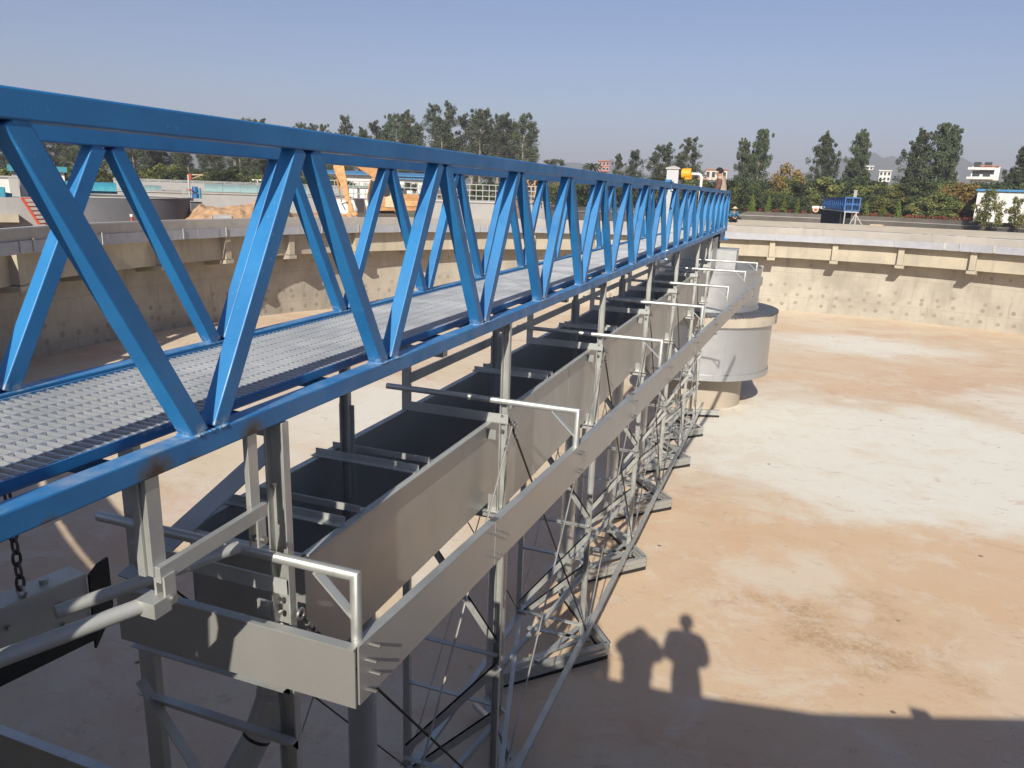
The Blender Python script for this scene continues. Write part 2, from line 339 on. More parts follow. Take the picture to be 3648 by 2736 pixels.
def leaf(name, a, b, c):
    t = NT(name); oi = t.n('ObjectInfo'); f = t.ramp(t.noise(.45, 4, .6), .35, .65); col = t.mix(f, a, b)
    col = t.mix(t.ramp(t.noise(1.7, 3, .6), .5, .75, 0, .7), col, c)
    hs = t.n('HueSaturation'); t.l(col, hs.inputs['Color']); hs.inputs['Hue'].default_value = .5
    t.l(t.math('MULTIPLY_ADD', oi.outputs['Random'], .5, .75), hs.inputs['Value']); t.l(t.math('MULTIPLY_ADD', oi.outputs['Random'], .03, .485), hs.inputs['Hue'])
    t.b.inputs['Specular IOR Level'].default_value = .25
    return t.fin(hs.outputs[0], .7)
M['slate'] = concrete('slate_concrete', (.125, .128, .14), (.095, .098, .108), .3, False, .8, .2, False)
M['euc'] = leaf('eucalyptus_leaves', (.05, .07, .036), (.08, .097, .05), (.125, .135, .08))
M['bush'] = leaf('shrub_leaves', (.10, .125, .035), (.18, .175, .05), (.27, .22, .06))
M['bush_dark'] = leaf('dark_shrub_leaves', (.035, .052, .022), (.06, .08, .032), (.095, .105, .04))
M['rust_leaf'] = leaf('rust_brown_leaves', (.17, .115, .035), (.22, .14, .04), (.13, .12, .04))
M['topiary'] = leaf('topiary_leaves', (.10, .14, .025), (.14, .17, .03), (.18, .19, .04))
M['redleaf'] = leaf('red_hedge_leaves', (.18, .035, .03), (.25, .05, .045), (.12, .05, .03))
M['hill'] = simple('wooded_hill', (.07, .085, .045), (.05, .065, .035), .95, 0, .01)

def bolts(lst, par, m='bolt', n=8):
    for p, q, r in lst: MB().tube([p, q], r, n).build('bolt', M[m], par)
# ------------------------------------------------------------------ setting: tank, ground, hills
CX, CY = 3.37, 28.68; TC = (CX, CY, 0)
def zfl(x, y): return -5.73-.0175*y-.42*max(0, 1-hypot(x+.7, y-30)/30.5)
mb = MB(); rs = [0.01]+[i*1.0 for i in range(1, 31)]+[31.2]; na = 128
vs = [(CX+r*cos(2*pi*j/na), CY+r*sin(2*pi*j/na), 0) for r in rs for j in range(na)]
vs = [(x, y, zfl(x, y)) for x, y, z in vs]
fs = [(i*na+j, (i+1)*na+j, (i+1)*na+(j+1) % na, i*na+(j+1) % na) for i in range(len(rs)-1) for j in range(na)]
mb.add(vs, fs, True)
tag(mb.build('tank_floor', M['floor']), 'pale concrete tank floor with orange and white dust stains', 'floor', kind='structure')
NT2 = (3.0, 92.0)                          # centre of the neighbouring tank
mb = MB(); rr = [31.0+i*1.2 for i in range(70)]+[116*1.12**i for i in range(1, 44)]; na = 240; vs = []; fs = []
for r in rr:
    for j in range(na):
        x, y = CX+r*cos(2*pi*j/na), CY+r*sin(2*pi*j/na)
        vs.append((x, y, -1.22 if r < 110 else -1.22-.0*(r-110)))
for i in range(len(rr)-1):
    for j in range(na):
        q = (i*na+j, (i+1)*na+j, (i+1)*na+(j+1) % na, i*na+(j+1) % na)
        c = sum((Vector(vs[k]) for k in q), Vector())/4
        if hypot(c.x-NT2[0], c.y-NT2[1]) < 31.2: continue
        fs.append(q)
mb.add(vs, fs); tag(mb.build('ground', M['ground'], fix=False), 'bare soil and rough grass around the tanks', 'ground', kind='structure')
mb = MB(); nA, nD = 160, 14; vs = []; fs = []
HP = [(-60, 40), (-40, 55), (-22, 30), (-18.5, 42), (-17.2, 70), (-15.5, 60), (-13, 66), (-10.5, 40), (-9, 78), (-7.5, 60), (-5, 30), (-3.2, 52), (-1, 45), (1.5, 74), (4.5, 92), (6.5, 84), (8.5, 96), (10, 86), (12.5, 66), (16, 58), (30, 40)]
def hp(a):
    for (a0, h0), (a1, h1) in zip(HP, HP[1:]):
        if a0 <= a <= a1: f = (a-a0)/(a1-a0); f = f*f*(3-2*f); return h0+(h1-h0)*f
    return 30
for i in range(nD):
    D = 1900+i*80
    for j in range(nA):
        a = -60+90*j/(nA-1); b = sin(pi*min(1, max(0, i/(nD-1))))
        h = hp(a)*b*(1+.22*mnoise.noise(Vector((a*.8, i*.55, 2))))+6*mnoise.noise(Vector((a*2.6, i*.8, 5)))*b
        vs.append((CAM[0]+D*sin(radians(a)), D*cos(radians(a)), -4+h*1.45))
fs = [(i*nA+j, i*nA+j+1, (i+1)*nA+j+1, (i+1)*nA+j) for i in range(nD-1) for j in range(nA-1)]
mb.add(vs, fs, True); tag(mb.build('hills', M['hill'], fix=False), 'low wooded hills fading into haze on the horizon', 'hills', kind='structure')

# ------------------------------------------------------------------ tank wall
tw = thing('tank_wall', TC, 'round pale concrete tank wall with overhanging launder, piers and grey weir plates', 'tank wall')
c = (CX, CY); A0, A1 = 18, 250
MB().lathe([(30.5, -7.4), (30.95, -7.4), (30.95, -.95), (30.5, -.95)], c, 0, 360, 240).build('wall', M['wall'], tw)
MB().lathe([(29.3, -2.83), (30.499, -2.83), (30.499, -2.68), (29.45, -2.68), (29.45, -1.2), (29.3, -1.2)], c, A0, A1, 220).build('launder', M['launder'], tw)
MB().lathe([(28.72, -1.22), (28.98, -1.22), (28.98, -.86), (29.18, -.86), (29.18, -.74), (28.72, -.74)], c, A0, A1, 220).build('edge_beam', M['rim'], tw)
MB().lathe([(28.78, -.738), (29.02, -.738), (29.02, -.70), (28.78, -.70)], c, A0, A1, 220).build('coping', M['lightblock'], tw)
MB().lathe([(29.2, -.735), (32.6, -.36), (32.6, -1.5), (32.3, -1.5), (29.2, -.78)], c, A0, 112, 120).build('walkway', M['berm'], tw)
m = MB(); jr = random.Random(5); ang_ = A0+1.0
while ang_ < 111:
    w_ = jr.uniform(.25, 1.3); rr_ = 29.45+jr.uniform(-.05, .05)
    if jr.random() < .8: m.lathe([(rr_, -.735+(rr_-29.2)*.11+.006), (rr_+jr.uniform(.05, .13), -.735+(rr_-29.08)*.11+.008), (rr_+.05, -.9)], (CX, CY), ang_, ang_+w_, 4)
    ang_ += w_
m.build('joint_seal', M['tar'], tw)
PA = [69.58-8.3*i for i in range(6, 0, -1)]+[69.58, 77.95, 86.15, 94.45, 103, 111.6, 120.3, 129.1, 138.06, 146.6, 155.1, 164.47, 173.09, 181.38, 189.8, 198, 206.5, 215, 223.5, 232, 240.5]
def radial(mb, a, r0, r1, z0, z1, w, zc=None):
    t = radians(a); d = Vector((cos(t), sin(t), 0)); s = Vector((-sin(t), cos(t), 0)); o = Vector((CX, CY, 0))
    z00 = z0 if zc is None else zc
    P = [o+d*r0-s*w/2, o+d*r1-s*w/2, o+d*r1+s*w/2, o+d*r0+s*w/2]
    mb.add([P[0]+Vector((0,0,z00)), P[1]+Vector((0,0,z0)), P[2]+Vector((0,0,z0)), P[3]+Vector((0,0,z00))]+[p+Vector((0,0,z1)) for p in P],
           [(0,3,2,1),(4,5,6,7),(0,1,5,4),(1,2,6,5),(2,3,7,6),(3,0,4,7)])
for a in PA:
    if a < 18: continue
    m = MB(); radial(m, a, 28.95, 29.299, -2.80, -1.222, .36); p = m.build('pier', M['launder'], tw)
    m = MB(); radial(m, a, 28.9, 30.495, -3.2, -2.832, .54, -3.02); m.build('corbel', M['launder'], p)
a = 20.0; k = 0
while a < 249:
    w = 2.55+.5*random.random(); z = -1.17+random.uniform(-.008, .008); r = 28.66+random.uniform(-.012, .012)
    m = MB().lathe([(r, -1.625+random.uniform(-.008, .008)), (r+.02, -1.625), (r+.02, z), (r, z)], c, a, a+w+.02, 4, smooth=True)
    m.build('weir_plate', M['weir'], tw); k += 1
    a += w
m = MB()
for i in range(120):                        # small clips and splice plates along the weir
    a = 22+i*1.9+random.uniform(-.5, .5)
    if random.random() < .45: radial(m, a, 28.60, 28.64, -1.58, -1.15+random.uniform(0, .08), .05 if random.random() < .7 else .16)
m.build('weir_clips', M['lightblock'], tw)['kind'] = 'stuff'
# parapet and platform on the viewer's side
PX = [(-7.5, 1.1), (-4, .62), (-1, .5), (2.04, .52), (2.8, .57), (3.45, .66), (4.86, .9), (5.96, 1.3), (7.8, 2.0), (10, 3.0), (14, 5.2)]
pw = thing('parapet_wall', (2, .4, -1), 'plain concrete parapet along the viewing platform', 'parapet')
m = MB()
for (x0, y0), (x1, y1) in zip(PX, PX[1:]):
    n = Vector((y1-y0, -(x1-x0), 0)).normalized()*.28
    A = [Vector((x0, y0, 0)), Vector((x1, y1, 0)), Vector((x1, y1, 0))+n, Vector((x0, y0, 0))+n]
    m.add([p+Vector((0, 0, -7)) for p in A]+A, [(0,3,2,1),(4,5,6,7),(0,1,5,4),(1,2,6,5),(2,3,7,6),(3,0,4,7)])
m.build('wall_panel', M['launder'], pw)
MB().box((6.2, 1.30, .004), (6.45, 1.48, .085)).build('bracket', M['launder'], pw)
MB().box((-8, -4.5, -1.2), (15, .2, -.4)).build('platform_slab', M['berm'], pw)

# ------------------------------------------------------------------ blue truss bridge
L, Y0, HT = 1.6117, 2.5356, 1.45; XN, XF = -.05, -1.38; YS, YE = -1.3, 30.15
br = thing('truss_bridge', (0, 0, 0), 'long blue walkway bridge with zigzag truss sides and steel grating deck', 'bridge')
for x in (XN, XF):
    for z, nm in ((HT-.05, 'top_chord'), (.05, 'bottom_chord')):
        MB().beam((x, YS, z), (x, YE, z), .1, .1).build(nm, M['blue'], br, bevel=.008)
def diag(x, ya, yb):
    MB().beam((x, ya, .096), (x, yb, HT-.096), .088, .088, up=(1, 0, 0)).build('diagonal', M['blue'], br, bevel=.006)
for k in range(-2, 18):
    yb = Y0+k*L
    if yb > YE-.2: continue
    for x in (XN, XF):
        if yb-L/2 > YS: diag(x, yb-.055, yb-L/2+.055)
        if yb+L/2 < YE: diag(x, yb+.055, yb+L/2-.055)
for x in (XN, XF):
    MB().beam((x, YE-.04, .1), (x, YE-.04, HT-.1), .08, .08).build('end_post', M['blue'], br, bevel=.006)
for x in (-.20, -1.27):                     # edge angles that carry the grating
    sx = 1 if x > -.5 else -1
    MB().angle((x-.042*sx, YS, .052), (x-.042*sx, YE, .052), .04*-sx*-1 if False else -.05*sx, .056, .010).build('edge_angle', M['blue'], br)
y = YS+.25
while y < YE:
    MB().beam((-.1, y, .0), (-1.33, y, .0), .06, .06).build('cross_beam', M['blue'], br); y += L/2*1.0
gx0, gx1, gz = -.245, -1.225, .102
pl = 1.325; y = YS
while y < YE-.1:
    y1 = min(y+pl-.012, YE); m = MB(); q = y+.02
    while q < y1:
        m.box((gx1, q, gz-.045), (gx0, q+.0080, gz)); q += .047
    for i in range(9):
        xx = gx1+.03+(gx0-gx1-.06)*i/8; m.box((xx-.003, y, gz-.012), (xx+.003, y1, gz-.0012))
    m.box((gx1-.004, y, gz-.045), (gx1-.0005, y1, gz)); m.box((gx0+.0005, y, gz-.045), (gx0+.004, y1, gz))
    m.build('grating_panel', M['grate'], br, fix=False); y += pl
for x, s in ((XN, 1), (XF, -1)):            # bolted splice
    yj = 15.35
    for zc in (HT-.05, .05):
        sp = MB().box((x-.055, yj-.19, zc-.085), (x+.055*1, yj+.19, zc-.056) if zc > 1 else (x+.055, yj+.19, zc-.056)).build('splice_plate', M['blue'], br)
        MB().box((x+s*.051-.008, yj-.05, zc-.14 if zc < 1 else zc-.13), (x+s*.051+.008, yj+.05, zc+.1)).build('splice_plate', M['blue'], br)
        bolts([((x+s*.05, yj, zc+dz), (x+s*.085, yj, zc+dz), .024) for dz in (-.1, .075)], sp)
MB().box((XN-.05, 15.1, HT+.002), (XN+.06, 15.55, HT+.05)).build('splice_plate', M['blue'], br, bevel=.004)
e = MB().box((XF, YE-.5, -.30), (XN+.02, YE-.47, -.004)); e.box((XN-.03, YE-2.0, -.32), (XN-.01, YE-.3, -.004)); e.box((XN-.06, YE-.45, -.34), (XN+.16, YE-.10, -.30)); e.build('end_bracket', M['blue'], br)
for k in range(0, 6):
    yb = Y0+k*L; wld = MB()
    for sg in (-1, 1):
        for i in range(22):
            t_ = i/21; e_ = random.uniform(-.003, .003)
            for xx_, yy_ in ((XN+.044, yb+sg*(.008+.10*t_)), (XN-.044+.088*t_, yb+sg*.112)): wld.ball((xx_+e_, yy_+e_, .100), random.uniform(.006, .011), 6, 4, (1, 1, .8))
    wld.build('weld_bead', M['blue'], br)
# hanging longitudinal angle on the far posts
# ------------------------------------------------------------------ sludge trough
tr = thing('sludge_trough', (-.66, 3.46, -1.0), 'long open sheet steel trough slung under the blue bridge', 'trough')
x0, x1, t = -1.10, -.22, .014; ye = 27.6
for xa, xb in ((x0, x0+t), (x1-t, x1)):
    MB().box((xa, 3.46, -1.86), (xb, 6.6, -1.0)).box((xa, 6.602, -2.08), (xb, ye, -1.0)).build('side_plate', M['trough'], tr)
MB().box((x0+t, 3.46, -1.86), (x1-t, 6.6, -1.845)).box((x0+t, 6.602, -2.08), (x1-t, ye, -2.065)).build('bottom_plate', M['trough'], tr)
MB().box((x0+t+.001, 3.461, -1.84), (x1-t-.001, 3.475, -1.0)).build('end_plate', M['trough'], tr)
MB().box((x0-.05, 3.45, -.998), (x0+.012, ye, -.986)).build('flange', M['galv_dull'], tr)
MB().box((x1-.012, 3.45, -.998), (x1+.045, ye, -.986)).build('flange', M['galv_dull'], tr)
MB().box((x0, 3.40, -.998), (x1, 3.449, -.986)).build('flange', M['galv_dull'], tr)
for yy in (9.3, 12.1, 15.0, 18.0, 21.0): MB().box((x1, yy, -2.06), (x1+.003, yy+.02, -1.01)).build('seam_strip', M['trough'], tr)
MIDS = [4.0, 5.06, 8.42, 12.05, 15.75, 19.5, 23.1]
for yy in MIDS:
    for dy, sy in ((-.09, -1), (.09, 1)):
        MB().angle((-1.17 if sy < 0 else -1.13, yy+dy, -.984), (-.215, yy+dy, -.984), .075, .05, .009, sx=-sy).build('cross_bar', M['galv_dull'], tr)
for yy in MIDS[1:]:
    h = thing('hanger_channel', (-.92, yy, -.3), 'steel channel hanging from the bridge into the trough, bay %s from the near end' % ['one', 'two', 'three', 'four', 'five', 'six'][MIDS.index(yy)-1], 'hanger', 'channels hanging into the trough')
    MB().chan((-.92, yy, -1.75), (-.92, yy, -.06), .08, .05, .01, up=(0, -1, 0)).build('channel', M['galv_dull'], h)
    MB().box((-.99, yy-.012, -1.5), (-.85, yy-.004, -.55)).build('back_plate', M['galv_dull'], h)
    MB().box((-1.36, yy-.04, -.058), (-.04, yy+.04, -.004)).build('hanger_beam', M['galv_dull'], h)

# ------------------------------------------------------------------ support frames with posts, pipes and braces
ST = [3.07, 6.47, 10.31, 14.03, 17.58, 21.6, 24.9]; CR = [.44, .68, .82, .96, 1.13, 1.26, 1.42]
ORD = ['nearest', 'second', 'third', 'fourth', 'fifth', 'sixth', 'farthest']
def bz(y): return -1.13+.0095*(y-3.07)      # top edge of the baffle
def cable(p, q, r, m, lab, hook=True):
    th = thing('bracing_cable', p, lab, 'cable', 'bracing cables between the frames')
    MB().tube([p, q], r, 6).build('wire_rope', m, th)
    d = (Vector(q)-Vector(p)).normalized()
    ring = [Vector(p)+Vector((.03, 0, 0))+.030*(cos(2*pi*i/10)*d+sin(2*pi*i/10)*Vector((1, 0, 0)).cross(d)) for i in range(11)]
    MB().tube(ring, .010, 6, caps=False).build('hook', M['bolt'], th)
    a = Vector(p)+d*.18; MB().tube([a-d*.03, a+d*.03], .018, 6).tube([a+d*.06, a+d*.09], .018, 6).build('clamp', M['bolt'], th)
    b = Vector(q)-d*.35; tb = MB().tube([b-d*.10, b+d*.10], .012, 6); 
    ring = [b+d*.15+.026*(cos(2*pi*i/10)*d+sin(2*pi*i/10)*Vector((1, 0, 0)).cross(d)) for i in range(11)]
    tb.tube(ring, .008, 6, caps=False).build('turnbuckle', M['bolt'], th)
for i, y in enumerate(ST):
    fr = thing('support_frame', (0, y, -.1), '%s galvanised support frame hanging below the bridge, with posts and cross pipe' % ORD[i], 'frame', 'support frames below the bridge')
    zb = zfl(0, y)+.42
    g = M['galv']; w = .08 if i else .12
    MB().chan((-.055, y, zb), (-.055, y, -.004), w, .055, .012, up=(0, -1, 0)).build('post', g, fr, bevel=.003)
    MB().chan((-1.14, y, zb), (-1.14, y, -.10), w, .055, .012, up=(0, 1, 0)).build('post', g, fr)
    MB().box((-1.36, y-.03, -.098), (-.10, y+.03, -.052)).build('head_beam', M['galv_dull'], fr)
    cx = CR[i]; r = .030
    pp = MB().tube([(-1.30, y-.085, -.75), (cx, y-.085, -.75), (cx, y-.085, bz(y)-.06)], r, 14).build('cross_pipe', g, fr)
    MB().beam((cx-.24, y-.085, -.775), (cx-.01, y-.085, -.99), .012, .055, up=(0, 1, 0)).build('gusset_brace', g, pp)
    MB().angle((-1.10, y-.06, -.985), (.0, y-.06, -.985), -.07, .10, .01).build('cross_angle', M['galv_dull'], fr)
    zz = -1.90 if i < 2 else -2.10
    MB().angle((-1.12, y-.05, zz), (.02, y-.05, zz), .06, -.07, .01, sy=1).build('cross_angle', g, fr)
    MB().box((-.19, y-.055, zz+.004), (-.10, y-.03, zz+.17)).build('lug', g, fr)
    MB().box((-.22, y-.05, -1.16), (-.13, y-.035, -1.06)).build('lug', g, fr)
    zmid, zlow = (-1.56, -3.2) if i == 0 else (-3.5, -5.12)
    if i > 1: zmid, zlow = -3.7, zb+.25
    MB().angle((-1.12, y-.05, zmid), (-.02, y-.05, zmid), .07, -.05, .008).build('tie_bar', M['galv_dull'], fr)
    MB().angle((-1.12, y-.05, zlow), (-.02, y-.05, zlow), .07, -.05, .008).build('tie_bar', M['galv_dull'], fr)
    if i == 0:
        MB().angle((-1.10, y-.06, -1.80), (-.10, y-.06, -3.15), .07, -.05, .008).build('diagonal_brace', M['galv_dull'], fr)
    else:
        MB().angle((-1.10, y-.06, zlow+.15), (-.04, y-.06, zmid-.12), .02, -.075, .02).build('diagonal_brace', g, fr)
        MB().angle((-1.06, y-.06, zz-.12), (-.04, y-.06, zmid+.16), .02, -.075, .02).build('diagonal_brace', g, fr)
    bm = []
    for dz in ((-.35, -1.02, -1.1, -1.18) if i == 0 else (-.9, -1.05)):
        bm.append(((-.06, y-.078, dz), (-.06, y-.052, dz), .014))
    bolts(bm, fr)
lw = lambda i, j, s: '%s wire rope running from frame %s down to frame %s' % (s, ORD[i], ORD[j])
for i in range(len(ST)-1):
    a, b = ST[i], ST[i+1]; x = .0
    cable((x, a, -1.12 if i == 0 else -.98), (x, b, zfl(0, b)+.55), .011, M['darkwire'], lw(i, i+1, 'dark') + ', near side')
    cable((x+.02, b, -1.0), (x+.02, a, zfl(0, a)+.6), .0105, M['wire'], lw(i+1, i, 'bright') + ', near side')
    if i < 4:
        cable((-1.13, a, -1.05), (-1.13, b, zfl(0, b)+.6), .008, M['darkwire'], lw(i, i+1, 'dark') + ', far side')
        cable((-1.13, b, -1.05), (-1.13, a, zfl(0, a)+.6), .008, M['wire'], lw(i+1, i, 'bright') + ', far side')
la = thing('longitudinal_angle', (-1.06, 3.2, -.66), 'long steel angle bar running behind the frames under the bridge', 'angle bar')
MB().angle((-1.06, 6.40, -.60), (-1.06, 25.2, -.68), .03, -.10, .01).build('angle_bar', M['galv_dull'], la)
MB().beam((-1.12, 2.98, -1.12), (-1.02, 4.25, -.66), .012, .17, up=(1, 0, 0)).build('diagonal_strut', M['galv_dull'], la)

# long scum baffle with folded end
bf = thing('scum_baffle', (.44, 3.07, -1.3), 'long narrow steel scum baffle plate slanting away to the centre tower, with folded end panel', 'baffle')
P0 = Vector((.475, 2.93, 0)); P1 = Vector((1.70, 22.4, 0)); pr = []
def bp(f, dz): p = P0.lerp(P1, f); return (p.x, p.y, bz(p.y)+dz)
mids = [0, .085, .18, .28, .38, .48, .58, .68, .78, .88, 1]
for f0, f1 in zip(mids, mids[1:]):
    j = .004*(mids.index(f0) % 2)
    a, b = Vector(bp(f0, 0)), Vector(bp(f1+.004 if f1 < 1 else 1, 0)); h = .34-.013*f0*10
    h2 = .34-.013*f1*10; J = Vector((j, 0, 0))
    q = MB().poly([a+J, b+J, b+J-Vector((0, 0, h2)), a+J-Vector((0, 0, h))], (.012, 0, 0)).build('plate', M['trough'], bf)
    MB().poly([a+J+Vector((.012, 0, .002)), b+J+Vector((.012, 0, .002)), b+J+Vector((-.045, 0, .002)), a+J+Vector((-.045, 0, .002))], (0, 0, .008)).build('flange', M['galv'], q)
    bb = []
    if f0 > 0:
        for dz in (-.07, -.25):
            for dy in (-.03, .05):
                p = a+J+Vector((.012, dy, dz)); bb.append((p, p+Vector((.045, 0, 0)), .009))
        bolts(bb, q, n=6)
ep = MB().box((-1.13, 2.90, bz(3)-.345), (.478, 2.912, bz(3))).build('end_panel', M['trough'], bf)
MB().box((-1.13, 2.89, bz(3)+.002), (.478, 2.945, bz(3)+.012)).build('flange', M['galv'], ep)
bb = []
for dx, dz in ((.0, -.03), (.0, -.10), (.0, -.20), (.0, -.28)):
    p = Vector((.487, 2.99+.04*(dz > -.05 or -.25 < dz < -.15), bz(3)+dz)); bb.append((p, p+Vector((.07, 0, 0)), .010))
bolts(bb, ep)

# ------------------------------------------------------------------ suction pipes, scraper blades, rake beam
PY = [4.85, 8.55, 12.1, 15.75, 19.3, 22.9]
for i, y in enumerate(PY):
    p = thing('suction_pipe', (-.86, y, zfl(-.86, y)+.25), '%s vertical suction pipe from the trough down to the tank floor' % ORD[i].replace('nearest', 'first'), 'pipe', 'vertical suction pipes')
    zt = -1.87 if y < 6.6 else -2.085; zb = zfl(-.86, y)+.14
    MB().tube([(-.70 if i == 0 else -.86, y, zt), (-.70 if i == 0 else -.86, y, zb)], .125, 20).build('pipe', M['galv_dull'] if i == 0 else M['galv'], p)
    xx = -.70 if i == 0 else -.86
    MB().lathe([(.126, zb+.30), (.137, zb+.30), (.137, zb+.33), (.126, zb+.33)], (xx, y), n=20).lathe([(.126, zb+.24), (.134, zb+.24), (.134, zb+.255), (.126, zb+.255)], (xx, y), n=20).build('collar', M['galv'], p)
p = thing('elbow_pipe', (-.6, 3.62, -1.9), 'bent suction pipe with mitred joints leaving the near end of the trough', 'pipe')
MB().tube([(-.63, 3.61, -1.87), (-.64, 3.60, -2.20), (-.69, 3.50, -2.48), (-.98, 3.02, -3.35), (-1.35, 2.4, -4.5)], [.092, .092, .098, .118, .125], 24).build('pipe', M['drum'], p)
MB().tube([(-.638, 3.602, -2.16), (-.64, 3.60, -2.18)], .096, 24).build('weld_ring', M['galv'], p)
MB().tube([(-.688, 3.503, -2.472), (-.694, 3.493, -2.49)], .1005, 24).build('weld_ring', M['darkwire'], p)
TIPS = [6.85, 10.5, 13.9, 17.4, 21.0, 24.4, 27.2]
for i, y in enumerate(TIPS):
    s = thing('scraper_blade', (.33, y, zfl(.3, y)), '%s angled scraper blade on the tank floor, counted from the near end' % (['first', 'second', 'third', 'fourth', 'fifth', 'sixth', 'seventh'][i]), 'scraper', 'v shaped scraper blades')
    z0 = zfl(.3, y)+.06
    tip = Vector((.33 if i < 6 else .62, y, z0))
    arms = [Vector((-.98, y-1.42, z0)), Vector((-.92, y+1.55, z0))] if i < 6 else [Vector((-.95, y-.55, z0))]
    for e in arms:
        tp = tip + (tip-e).normalized()*.0
        a = MB(); up = Vector((0, 0, .22)); n = Vector((0, 0, 1)).cross((e-tp).normalized())*.014
        a.poly([e, tp, tp+up, e+up], n).build('blade_arm', M['galv'], s)
        ob = s.children[-1]
        k = MB()
        for zz in (.22, .13, .04):
            k.beam(e+Vector((0, 0, zz)), tp+Vector((0, 0, zz)), .075, .012)
        k.build('rib', M['galv'], ob)
        MB().poly([e+n*1.05+Vector((0, 0, -.05)), tp+n*1.05+Vector((0, 0, -.05)), tp+n*1.05+Vector((0, 0, .03)), e+n*1.05+Vector((0, 0, .03))], n*.8).build('rubber_strip', M['rubber'], ob)
    if i < 6:
        q = Vector((-.98, y-.1, z0+.26)); MB().angle(q, (.05, y-.05, z0+.26), .09, -.07, .01).build('tie', M['galv'], s)
        MB().beam((-.9, y-1.25, z0+.26), (.02, y-.02, z0+.27), .07, .02).build('tie', M['galv'], s)
        MB().beam((-.85, y+1.4, z0+.26), (.02, y+.02, z0+.27), .07, .02).build('tie', M['galv'], s)
        MB().angle((-.60, y-.95, z0+.26), (-.05, y+.9, z0+.26), .09, -.05, .01).build('tie', M['galv'], s)
for i, y in enumerate(ST[1:], 1):
    s = [o for o in COL.objects if o.name.startswith('support_frame')][i]; zf_ = zfl(0, y)
    for dy in (-1.55, 1.5):
        MB().angle((-.06, y, zf_+1.5), (-.95, y+dy, zf_+.45), .065, -.05, .008).build('foot_strut', M['galv'], s)
    MB().angle((-1.12, y+.05, zf_+1.75), (-.02, y+.05, zf_+1.75), .06, -.05, .008).build('tie_bar', M['galv'], s)
    MB().angle((-.02, y+.06, zf_+1.7), (-1.1, y+.06, zf_+.55), .02, -.07, .02).build('diagonal_brace', M['galv'], s)
rb = thing('rake_beam', (0, 6, zfl(0, 6)+.45), 'long straight rake beam joining the feet of the frames above the floor', 'beam')
MB().prof((.02, 3.2, zfl(0, 3.2)+.52), (.02, 27.0, zfl(0, 27)+.52), [(-.04,-.03),(.04,-.03),(.04,.03),(-.04,.03)]).build('beam', M['galv'], rb)
MB().prof((-1.12, 3.2, zfl(0, 3.2)+.52), (-1.12, 27.0, zfl(0, 27)+.52), [(-.04,-.03),(.04,-.03),(.04,.03),(-.04,.03)]).build('beam', M['galv'], rb)
for a, b in zip(ST, ST[1:]):
    MB().beam((.0, a, zfl(0, a)+.62), (-1.1, b, zfl(0, b)+.62), .06, .04).build('cross_tie', M['galv'], rb)

# ------------------------------------------------------------------ skimmer arm at the near end
hb = thing('skimmer_hanger', (-.03, 2.5, 0), 'two flat bars and a link beam welded below the blue chord, with hinge clevises', 'hanger')
MB().beam((-.03, 2.19, -.44), (-.03, 2.19, -.002), .03, .075, up=(0, 1, 0)).box((-.085, 2.14, -.44), (-.046, 2.17, -.02)).build('bar', M['galv'], hb, bevel=.003)
MB().beam((-.03, 2.81, -.42), (-.03, 2.81, -.002), .03, .07, up=(0, 1, 0)).build('bar', M['galv'], hb, bevel=.003)
MB().beam((-.0, 2.16, -.43), (-.0, 2.86, -.41), .03, .075).build('link_beam', M['galv'], hb, bevel=.003)
for y in (2.20, 2.80):
    cl = MB()
    for dx in (-.035, .012): cl.box((dx, y-.03, -.585), (dx+.012, y+.03, -.44))
    cl.build('clevis', M['galv'], hb); MB().tube([(-.05, y, -.55), (.045, y, -.55)], .018, 10).build('pin', M['bolt'], hb)
sk = thing('scum_skimmer', (-.55, 2.1, -.62), 'hinged scum skimmer with a flanged steel blade, black rubber lips and pipe arms', 'skimmer')
dr = Vector((-.20, -1.0, -.03)).normalized()
a0 = Vector((-.03, 2.20, -.565)); MB().tube([a0, a0+Vector((-.36, -.92, 0))*1.25], .034, 16).build('arm_pipe', M['galv_dull'], sk)
MB().box((-.075, 2.10, -.60), (.03, 2.19, -.53)).build('arm_lug', M['galv'], sk)
a1 = Vector((-.06, 2.72, -.57)); MB().tube([a1, a1+Vector((-.38, -.92, -.02))*.82], .030, 14).build('arm_pipe', M['galv_dull'], sk)
e0 = Vector((-.488, 2.215, -.57)); e1 = e0+Vector((-.14, -.75, .0))*1.6
n = Vector((-.98, .18, 0))*.13
bl = MB().poly([e0, e1, e1-Vector((0, 0, .25)), e0-Vector((0, 0, .25))], (-.012, 0, 0)).build('blade', M['galv_dull'], sk)
MB().poly([e0, e1, e1+n, e0+n], (0, 0, .012)).build('flange', M['galv'], bl)
bb = []
for i in range(5):
    for dz in (-.08, -.18):
        p = e0.lerp(e1, .1+.18*i)+Vector((0, 0, dz)); bb.append((p, p+Vector((.02, 0, 0)), .010))
bb.append((e0.lerp(e1, .12)+n*.5+Vector((0, 0, .012)), e0.lerp(e1, .12)+n*.5+Vector((0, 0, .035)), .02)); bolts(bb, bl)
r0 = e0-Vector((-.008, 0, .23)); r1 = e1-Vector((-.008, 0, .23))
MB().poly([r0, r1, r1-Vector((0, 0, .09)), r0-Vector((0, 0, .09))], (.012, 0, 0)).build('rubber_lip', M['rubber'], sk)
MB().poly([e0+Vector((.0, .008, 0)), e0+Vector((-.01, .07, .028)), e0+Vector((-.02, .13, .03)), e0+Vector((-.02, .13, -.22)), e0+Vector((-.01, .07, -.30)), e0+Vector((.0, .0, -.37))], (.014, 0, 0)).build('rubber_flap', M['rubber'], sk)
ch = thing('lifting_chain', (-.55, 1.94, -.1), 'short dark link chain hanging from the blue chord to the skimmer blade', 'chain')
